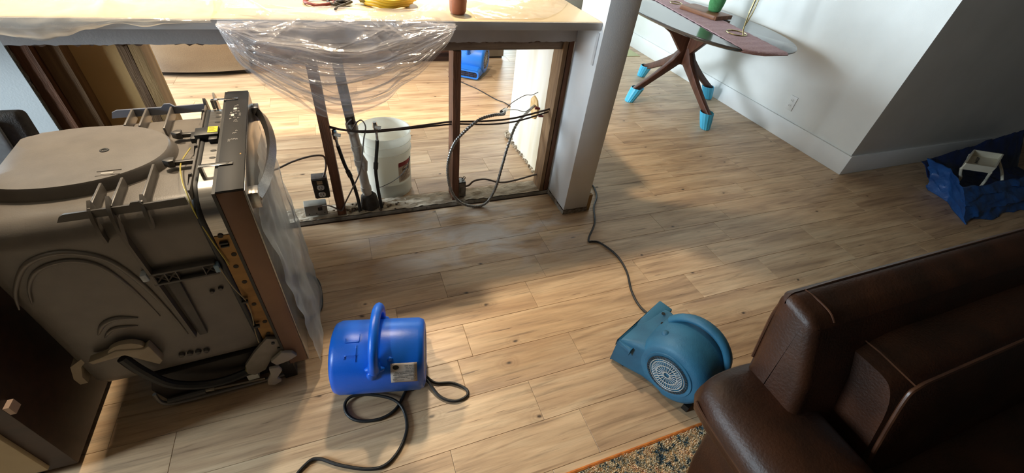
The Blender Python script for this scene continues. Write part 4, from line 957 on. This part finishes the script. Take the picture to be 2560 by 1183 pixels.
MB().box(-1.38, -.72, 4.10, 4.14, .0, .05).build('kick_grille', M_BLACKP, t, world=True)
MB().tube(smooth_path([(-1.33, 4.02, .56), (-1.2, 3.97, .565), (-1.05, 3.955, .565), (-.9, 3.97, .565), (-.77, 4.02, .56)]), .012, 8).build('handle', M_STEEL, t, world=True)
for x in (-1.10, -1.0): MB().tube([(x, 4.01, .75), (x, 3.97, .80), (x, 3.97, 1.5), (x, 4.01, 1.55)], .012, 8).build('handle', M_STEEL, t, world=True)
t = thing('kitchen_cabinet_run', 'dark brown kitchen base cabinets along the far kitchen wall', 'cabinet', (.3, 4.6, 0))
MB().box(-.66, 1.30, 4.24, 4.80, .09, .88).build('carcass', mat('brown_cabinet', '5A3C28', .5, col2='4A3020', nscale=5, stretch=(6, 6, 1)), t, world=True)
MB().box(-.66, 1.30, 4.28, 4.78, 0, .09).build('toe_kick', M_DKB, t, world=True)
for k in range(4):
    x0 = -.655 + .4895 * k; d_ = MB().box(x0 + .003, x0 + .486, 4.222, 4.24, .11, .86).build('door', MATS['brown_cabinet'], t, world=True, bevel=.003)
    MB().tube([(x0 + .44, 4.205, .6), (x0 + .44, 4.205, .74)], .005, 8).build('handle', M_STEEL, d_, world=True)
MB().box(-.67, 1.31, 4.20, 4.82, .88, .915).build('worktop', M_COUNTER, t, world=True, bevel=.003)
t = thing('grey_appliance', 'grey boxy appliance standing right of the far blue fan', 'appliance', (1.48, 4.6, 0))
MB().box(1.315, 1.635, 4.325, 4.85, .02, .85).build('body', mat('taupe_appliance', '8C857A', .45, .3, col2='7F786D'), t, world=True, bevel=.006)
MB().box(1.325, 1.625, 4.345, 4.83, 0, .02).build('plinth', M_BLACKP, t, world=True)
MB().box(1.34, 1.61, 4.318, 4.325, .70, .80).build('front_panel', M_BLACKP, t, world=True)
o = MB().box(2.95, 3.36, 4.30, 4.95, .0, .006).build('door_mat', mat('pale_green_mat', 'C9CBA0', .9, col2='BFC196', nscale=90, bump=.4), bevel=.002); tag(o, 'pale green mat against the right wall beyond the table', 'mat')

# ------------------------------------------------------------------ dining table by the right wall
TX, TY = 2.9, 3.1
tb = thing('dining_table', 'oval dining table, dark glossy top, splayed walnut legs', 'table', (TX, TY, 0))
M_WAL = mat('walnut_leg', '5B3626', .42, col2='472819', nscale=5, stretch=(8, 8, 1))
M_TOP = mat('dark_table_top', '4A4644', .16, col2='403C3A', nscale=5, coat=.3)
def ell(k, z, dx=0): 
    out = []
    for i in range(64):
        q = 2 * pi * i / 64; c, s = cos(q), sin(q)
        out.append((.5 * k * abs(c) ** .86 * (1 if c > 0 else -1), .9 * k * abs(s) ** .86 * (1 if s > 0 else -1), z))
    return out
MB().loft([ell(.955, .700), ell(.985, .712), ell(1.0, .722), ell(1.0, .7285), ell(.996, .731), ell(.5, .731)]).build('table_top', M_TOP, tb, smooth=40)
feet = [(2.856, 2.521), (2.467, 3.136), (3.362, 3.092), (2.982, 3.713)]
hubs = [(0, -.045), (-.045, 0), (.045, 0), (0, .045)]
M_SOCK = mat('blue_foot_cup', '52C0EA', .45, col2='4AB6E0', nscale=6)
MB().box(-.028, .028, -.028, .028, .345, .705, Matrix.Rotation(radians(0), 4, 'Z')).build('hub', mat('hub_walnut', '7A5038', .45, col2='694330', nscale=5), tb, bevel=.003)
for (fx, fy) in feet:
    d = Vector((fx - TX, fy - TY, 0)); l = d.length; d.normalize(); s = Vector((-d.y, d.x, 0))
    def prof2(t_, w_, hh, z):                 # cross-section in the vertical plane of the leg
        return t_, w_, hh, z
    b = MB()
    up_ = [(.02, .36, .46), (.06, .385, .50), (.10, .40, .56), (.18, .46, .66), (.32, .60, .695), (.40, .665, .70)]
    # lower leg from the hub to the foot, with an upper brace flaring to the top
    low = [(.0, .355, .50), (.05, .345, .49)] + [(.05 + (l - .05) * k / 6, .345 + (.06 - .345) * k / 6 - .0, .455 + (.12 - .455) * k / 6 - .02 * sin(pi * k / 6)) for k in range(1, 7)]
    def ring(r_, z0, z1, w_):
        return [tuple(d * r_ + s * w_ + Vector((0, 0, z0))), tuple(d * r_ - s * w_ + Vector((0, 0, z0))), tuple(d * r_ - s * w_ + Vector((0, 0, z1))), tuple(d * r_ + s * w_ + Vector((0, 0, z1)))]
    b.loft([ring(r_, z0, z1, .027 - .009 * i / 7) for i, (r_, z0, z1) in enumerate(low)])
    leg = b.build('leg', M_WAL, tb, bevel=.004)
    MB().loft([ring(r_, z0, z1, .026 - .002 * i) for i, (r_, z0, z1) in enumerate([(.0, .42, .70), (.06, .44, .70), (.12, .50, .70), (.22, .60, .70), (.34, .665, .70), (.40, .692, .70)])]).build('brace', M_WAL, leg, bevel=.003)
    c = d * l; ax = (d * (l - .05) + Vector((0, 0, .40))) - (d * (l) + Vector((0, 0, .06)))
    lean = d * .42
    cup = MB(); rings = []
    for z, r_ in ((.0, .034), (.006, .040), (.03, .045), (.07, .051), (.125, .057), (.128, .055), (.06, .040)):
        cc = c - lean * z
        rings.append([(cc.x + (r_ + (.0022 if i % 2 else -.0008)) * cos(2 * pi * i / 28), cc.y + (r_ + (.0022 if i % 2 else -.0008)) * sin(2 * pi * i / 28), z) for i in range(28)])
    cup.loft(rings).build('foot_cup', M_SOCK, leg, smooth=20, label='blue ribbed foot cup')
M_PINK = mat('pink_runner', 'B48E94', .85, col2='C8A6A8', nscale=70, stretch=(1, 2.5, 1), bump=.3, bscale=150)
def edge_y(x):                                # half length of the top at this x
    a = min(1, abs(x - TX) / .5) ** (1 / .86); return .9 * max(0, 1 - a * a) ** .43
def runner(u, v):
    y = 2.16 + 1.86 * v; x = 2.612 + .155 * (y - 2.19) + .345 * u
    z = .7345 + .0012 * sin(y * 60); m_ = edge_y(x) + .004
    if abs(y - TY) > m_:
        ov = abs(y - TY) - m_; y = TY + (m_ + min(ov, .012)) * (1 if y > TY else -1); z -= min(.02, ov * .35)
    return (x, y, z)
o = MB().grid(runner, 18, 90).build('table_runner', M_PINK, smooth=60, solid=.002); tag(o, 'pink woven runner laid along the dark table top', 'table runner')
t = thing('serving_board', 'wooden board on the pink runner under the green cactus pot', 'board', (3.06, 3.2, .736))
Mb_ = Matrix.Translation((3.04, 3.20, .736)) @ Matrix.Rotation(radians(12), 4, 'Z')
MB().prism(rrect(-.11, .11, -.20, .20, .03, 4), 0, .032, 'z', Mb_).build('board', mat('board_wood', '8B5A38', .5, col2='744629', nscale=6, stretch=(6, 1, 6)), t, world=True, bevel=.003)
MB().prism(rrect(-.112, .112, -.203, -.19, .004, 2), .001, .031, 'z', Mb_).build('bark_edge', M_STUD, t, world=True)
t = thing('green_pot', 'green felted pot standing on the wooden board', 'pot', (3.09, 3.15, .768))
MB().lathe([(.040, 0), (.052, .01), (.062, .06), (.068, .13), (.066, .19), (.06, .192), (.058, .15), (.0, .14)], 28, caps=False).build('pot_body', mat('green_felt', '4E8F57', .9, col2='437F4B', nscale=50, bump=.5, bscale=200), t)
MB().ball((0, 0, .20), .05, .05, .09, 16, 10).build('plant', mat('cactus_green', '3F7A45', .8, col2='346A3A', nscale=30, bump=.5), t)
t = thing('gold_stand', 'brass wire candle stand with ring base on the pink runner', 'candle stand', (2.90, 2.64, .734))
M_BRASS = mat('pale_brass', 'B5A67C', .25, 1.0, col2='A5966C')
MB().tube([(2.895 + .075 * cos(q * pi / 16), 2.645 + .075 * sin(q * pi / 16), .739) for q in range(32)], .0045, 8, closed=True).build('ring_base', M_BRASS, t, world=True)
MB().tube(smooth_path([(2.895, 2.57, .739), (2.90, 2.60, .78), (2.925, 2.63, .90), (2.96, 2.66, 1.10), (2.98, 2.67, 1.25)]), .005, 8).tube(smooth_path([(2.905, 2.605, .80), (2.94, 2.615, .90), (2.97, 2.64, 1.08), (2.985, 2.665, 1.22)]), .0045, 8).build('wire_arm', M_BRASS, t, world=True)
MB().tube([(2.922, 2.628, .88), (2.955, 2.652, 1.05)], .008, 8).build('sleeve', M_BRASS, t, world=True)
o = MB().tube([(3.0 + .055 * cos(q * pi / 16), 3.55 + .055 * sin(q * pi / 16), .739) for q in range(32)], .004, 8, closed=True).build('brass_ring', M_BRASS); tag(o, 'small brass ring base on the runner beyond the green pot', 'ring')

# ------------------------------------------------------------------ leather sofa
so = thing('leather_sofa', 'dark brown leather sofa with piped back cushion, seen from behind its arm', 'sofa', (1.8, 0, 0))
M_LEA = mat('brown_leather', '3A1E0E', .45, col2='231107', nscale=7, detail=8, bump=.14, bscale=160, spec=.35)
M_LEAD = mat('brown_leather_welt', '4A2C1A', .4, col2='3A2012', nscale=20)
# back frame, raked; the left end rounded
MB().prism([(.20, .10), (.085, .30), (.200, .70), (.262, .835), (.275, .85), (.345, .862), (.366, .845), (.300, .50), (.240, .20), (.225, .10)], .845, 3.0, 'x').build('back_frame', M_LEA, so, world=True, bevel=.022, seg=4, smooth=60)
MB().prism([(-.62, .08), (.215, .08), (.255, .26), (.285, .50), (-.62, .50)], .788, .93, 'x').build('side_panel', M_LEA, so, world=True, bevel=.012, seg=3)
# padded arm
def arm_sec(y, k=1.0, dz=0.0):
    out = []
    for i in range(28):
        q = 2 * pi * i / 28; c, s = cos(q), sin(q)
        out.append((.832 + .135 * k * (abs(c) ** .75) * (1 if c > 0 else -1), y, .545 + dz + .078 * k * (abs(s) ** .8) * (1 if s > 0 else -1)))
    return out
MB().loft([arm_sec(.335, .55, .005), arm_sec(.325, .80, .004), arm_sec(.30, .95, .002), arm_sec(.24, 1.0), arm_sec(.0, 1.02, .0), arm_sec(-.3, 1.02, -.004), arm_sec(-.60, 1.0, -.01), arm_sec(-.64, .8, -.01)]).build('arm', M_LEA, so, world=True, smooth=60)
MB().tube(smooth_path([(.851, .325, .65), (.851, .338, .72), (.852, .350, .79), (.858, .352, .838), (.885, .350, .852), (1.0, .351, .856), (1.4, .351, .856), (3.0, .351, .856)]), .0035, 6).build('welt', M_LEAD, so, world=True)
MB().tube(smooth_path([(.700, .30, .555), (.698, .24, .545), (.697, 0, .54), (.70, -.6, .53)]), .0035, 6).build('welt', M_LEAD, so, world=True)
MB().tube(smooth_path([(.902, .350, .8575), (.904, .32, .8585), (.906, .285, .8535), (.908, .266, .840)]), .0022, 6).build('seam', M_LEAD, so, world=True)
b = MB()
for k in range(90):
    x = .93 + k * .022; b.tube([(x, .2635, .8255), (x + .010, .2635, .8255)], .0018, 4)
for k in range(16):
    z = .80 - k * .014; b.tube([(.905, .262 - .32 * (.83 - z), z), (.905, .262 - .32 * (.83 - z) - .002, z - .008)], .0018, 4)
b.build('stitching', mat('stitch', '6A4A30', .6), so, world=True, kind='stuff')
# back cushions
def cushion(x0, x1, name):
    def pt(u, v, w_): pass
    b = MB(); rings = []
    n = 18
    for i in range(n + 1):
        t_ = i / n; x = x0 + (x1 - x0) * t_; e = min(1, 7 * t_, 7 * (1 - t_)); k = .80 + .20 * e ** .6
        cy_, cz_ = .165, .60
        sec = []
        for j in range(36):
            q = 2 * pi * j / 36; c, s = cos(q), sin(q)
            yy = .095 * k * abs(c) ** .45 * (1 if c > 0 else -1); zz = .175 * k ** .5 * abs(s) ** .45 * (1 if s > 0 else -1)
            puff = .012 * e * (1 - abs(zz) / .18)
            yy += puff * (1 if c > 0 else -1)
            sec.append((x, cy_ + yy + .28 * zz - .01, cz_ + zz + .006 * nz(x * 6, j * .2, 3)))
        rings.append(sec)
    c_ = b.loft(rings).build(name, M_LEA, so, world=True, smooth=70)
    def top_pt(x, front, k=1.0): return (x, .155 + .28 * .172 + (-.092 if front else .092) * k, .60 + .174)
    MB().tube(smooth_path([(x0 - .003, .02, .45), (x0 - .002, .065, .60), (x0 + .004, .105, .742), (x0 + .03, .112, .772), (x0 + .12, .113, .777), ((x0 + x1) / 2, .114, .778), (x1 - .03, .112, .772)]), .0048, 7).build('piping', M_LEAD, c_, world=True)
    MB().tube(smooth_path([(x0 + .01, .21, .70), (x0 + .02, .262, .757), (x0 + .07, .285, .772), ((x0 + x1) / 2, .290, .774), (x1 - .03, .285, .768)]), .004, 7).build('piping', M_LEAD, c_, world=True)
    MB().tube([(x0 + .03, .116, .769), (x0 + .03, .20, .7735), (x0 + .03, .275, .768)], .0018, 5).build('seam', M_LEAD, c_, world=True)
cushion(1.0, 1.95, 'back_cushion'); cushion(1.955, 2.9, 'back_cushion')
MB().box(.955, 1.95, -.62, .12, .28, .46).build('seat_cushion', M_LEA, so, world=True, bevel=.04, seg=4)
MB().box(1.955, 2.9, -.62, .12, .28, .46).build('seat_cushion', M_LEA, so, world=True, bevel=.04, seg=4)
MB().box(.93, 3.0, -.60, .20, .10, .29).build('seat_frame', M_LEA, so, world=True)
for x in (.86, 2.9):
    for y in (-.55, .17): MB().tube([(x, y, .11), (x, y, .0195)], [.03, .022], 10).build('leg', M_BLACKP, so, world=True)

# ------------------------------------------------------------------ rug
rug = thing('rug', 'multicoloured speckled rug with orange edge under the sofa', 'rug', (1.2, -.4, 0))
def rug_mat():
    m = bpy.data.materials.new('rug_speckle'); m.use_nodes = True; nt = m.node_tree; N = nt.nodes; L = nt.links; b = N['Principled BSDF']
    g = N.new('ShaderNodeNewGeometry')
    n = N.new('ShaderNodeTexNoise'); n.inputs['Scale'].default_value = 26; n.inputs['Detail'].default_value = 6; n.inputs['Roughness'].default_value = .8; L.new(g.outputs['Position'], n.inputs['Vector'])
    r = N.new('ShaderNodeValToRGB'); r.color_ramp.interpolation = 'CONSTANT'
    st = [(0, '2E4656'), (.40, '3F5B6A'), (.445, 'B9A888'), (.49, 'D8CBAF'), (.53, 'C98A3A'), (.555, 'E2D6BC'), (.60, 'B4622C'), (.64, '6E2F2B'), (.68, '4F6A72')]
    while len(r.color_ramp.elements) < len(st): r.color_ramp.elements.new(.5)
    for e, (p, c) in zip(r.color_ramp.elements, st): e.position = p; e.color = (*srgb(c), 1)
    L.new(n.outputs['Fac'], r.inputs[0]); L.new(r.outputs[0], b.inputs['Base Color']); b.inputs['Roughness'].default_value = .95
    return m
M_RUG = rug_mat()
MB().box(-.6, 3.2, -1.4, .385, .0, .008).build('backing', M_RUG, rug, world=True)
MB().tube([(-.6 + .1 * k, .392, .006) for k in range(39)], .006, 6).build('edge_binding', mat('orange_binding', 'C9782E', .9, col2='B8662A', nscale=60, bump=.4), rug, world=True, label='orange bound edge')
b = MB(); r7 = random.Random(9)
for k in range(14000):
    x = r7.uniform(.40, 1.25); y = .385 - abs(r7.random()) ** 1.0 * .24; s = .0026; hgt = r7.uniform(.006, .011); lx, ly = r7.uniform(-.004, .004), r7.uniform(-.004, .004)
    b.add([(x - s, y - s, .007), (x + s, y - s, .007), (x, y + s, .007), (x + lx, y + ly, .007 + hgt)], [(0, 1, 3), (1, 2, 3), (2, 0, 3)])
me = bpy.data.meshes.new('pile'); me.from_pydata(b.v, [], b.f); me.materials.append(M_RUG)
o = bpy.data.objects.new('pile', me); COL.objects.link(o); o.parent = rug; o.matrix_parent_inverse = Matrix.Translation(rug.location).inverted(); o['kind'] = 'stuff'

# ------------------------------------------------------------------ blue tarp and white tray in the dark corner
bag = thing('blue_bag', 'open crinkled blue tarp bag slumped on the floor by the dark wall', 'bag', (4.35, 1.2, 0))
M_TARP = mat('blue_tarp', '2A5C9E', .32, col2='1F4A86', nscale=12, bump=.5, bscale=22)
foot = [(4.02, 1.36), (4.005, 1.21), (3.82, .99), (4.2, .985), (4.6, .985), (5.0, .99), (5.3, 1.05)]
rimh = [.15, .165, .15, .145, .15, .165, .2]
def bag_wall(u, v):
    q = u * (len(foot) - 1); i = min(int(q), len(foot) - 2); f = q - i
    x = foot[i][0] + (foot[i + 1][0] - foot[i][0]) * f; y = foot[i][1] + (foot[i + 1][1] - foot[i][1]) * f
    hh = rimh[i] + (rimh[i + 1] - rimh[i]) * f + .012 * nz(u * 18, 3)
    cr = .022 * ridge(u * 13 + v * 4 + 3 * nz(u * 5, v * 3)) + .020 * nz(u * 14, v * 5, 6) + .010 * ridge(v * 6 - u * 21 + 3 * nz(u * 7, v * 5, 2))
    out = .03 * sin(pi * v)
    return (x - (cr + out) * .45 + .13 * v, y - cr - out * .8 + .18 * v, .001 + hh * v)
MB().grid(bag_wall, 150, 24).build('front_wall', M_TARP, bag, world=True, smooth=40, solid=.0015)
MB().grid(lambda u, v: (4.12 + 1.2 * u, 1.14 + .40 * v, .02 + .02 * nz(u * 9, v * 6) + (.28 * max(0, (v - .62) / .38) * (.35 + .65 * u)) + .01 * nz(u * 30, v * 12, 4)), 60, 24).build('lining', mat('navy_lining', '1C2F5E', .4, col2='16264E', nscale=12, bump=.4, bscale=22), bag, world=True, smooth=40, solid=.0015)
t = thing('white_tray', 'small white tray on bent legs standing in the blue tarp bag', 'tray', (4.4, 1.28, .06))
M_TRAY = mat('cream_tray', 'E8E2CF', .5, col2='DFD8C4')
zt0, zt1 = .205, .252
c_ = [(4.09, 1.30), (4.275, 1.205), (4.63, 1.33), (4.44, 1.43)]
def wall_(p, q): 
    d = Vector((q[0] - p[0], q[1] - p[1], 0)).normalized(); s = Vector((-d.y, d.x, 0)) * .004
    return [(p[0] - s.x, p[1] - s.y), (q[0] - s.x, q[1] - s.y), (q[0] + s.x, q[1] + s.y), (p[0] + s.x, p[1] + s.y)]
for i in range(4): MB().prism(wall_(c_[i], c_[(i + 1) % 4]), zt0, zt1, 'z').build('side', M_TRAY, t, world=True)
MB().prism(c_, zt0 - .001, zt0 + .004, 'z').build('bottom', M_TRAY, t, world=True)
for i, (x, y) in enumerate(c_):
    f_ = [(4.165, 1.285, .125), (4.345, 1.213, .125), (4.545, 1.185, .10), (4.50, 1.43, .10)][i]
    MB().tube(smooth_path([(x, y, .21), (x + (f_[0] - x) * .25, y + (f_[1] - y) * .25, .185), (x + (f_[0] - x) * .6, y + (f_[1] - y) * .6, .155), f_, (f_[0] + .02, f_[1], .06)]), .009, 8).build('leg', M_TRAY, t, world=True)
for k in range(5):
    MB().lathe([(.010, 0), (.010, .001)], 10, Matrix.Translation((4.33 + .03 * k, 1.33 + .012 * k, zt0 + .005))).build('vent_hole', M_BLACKP, t, world=True)
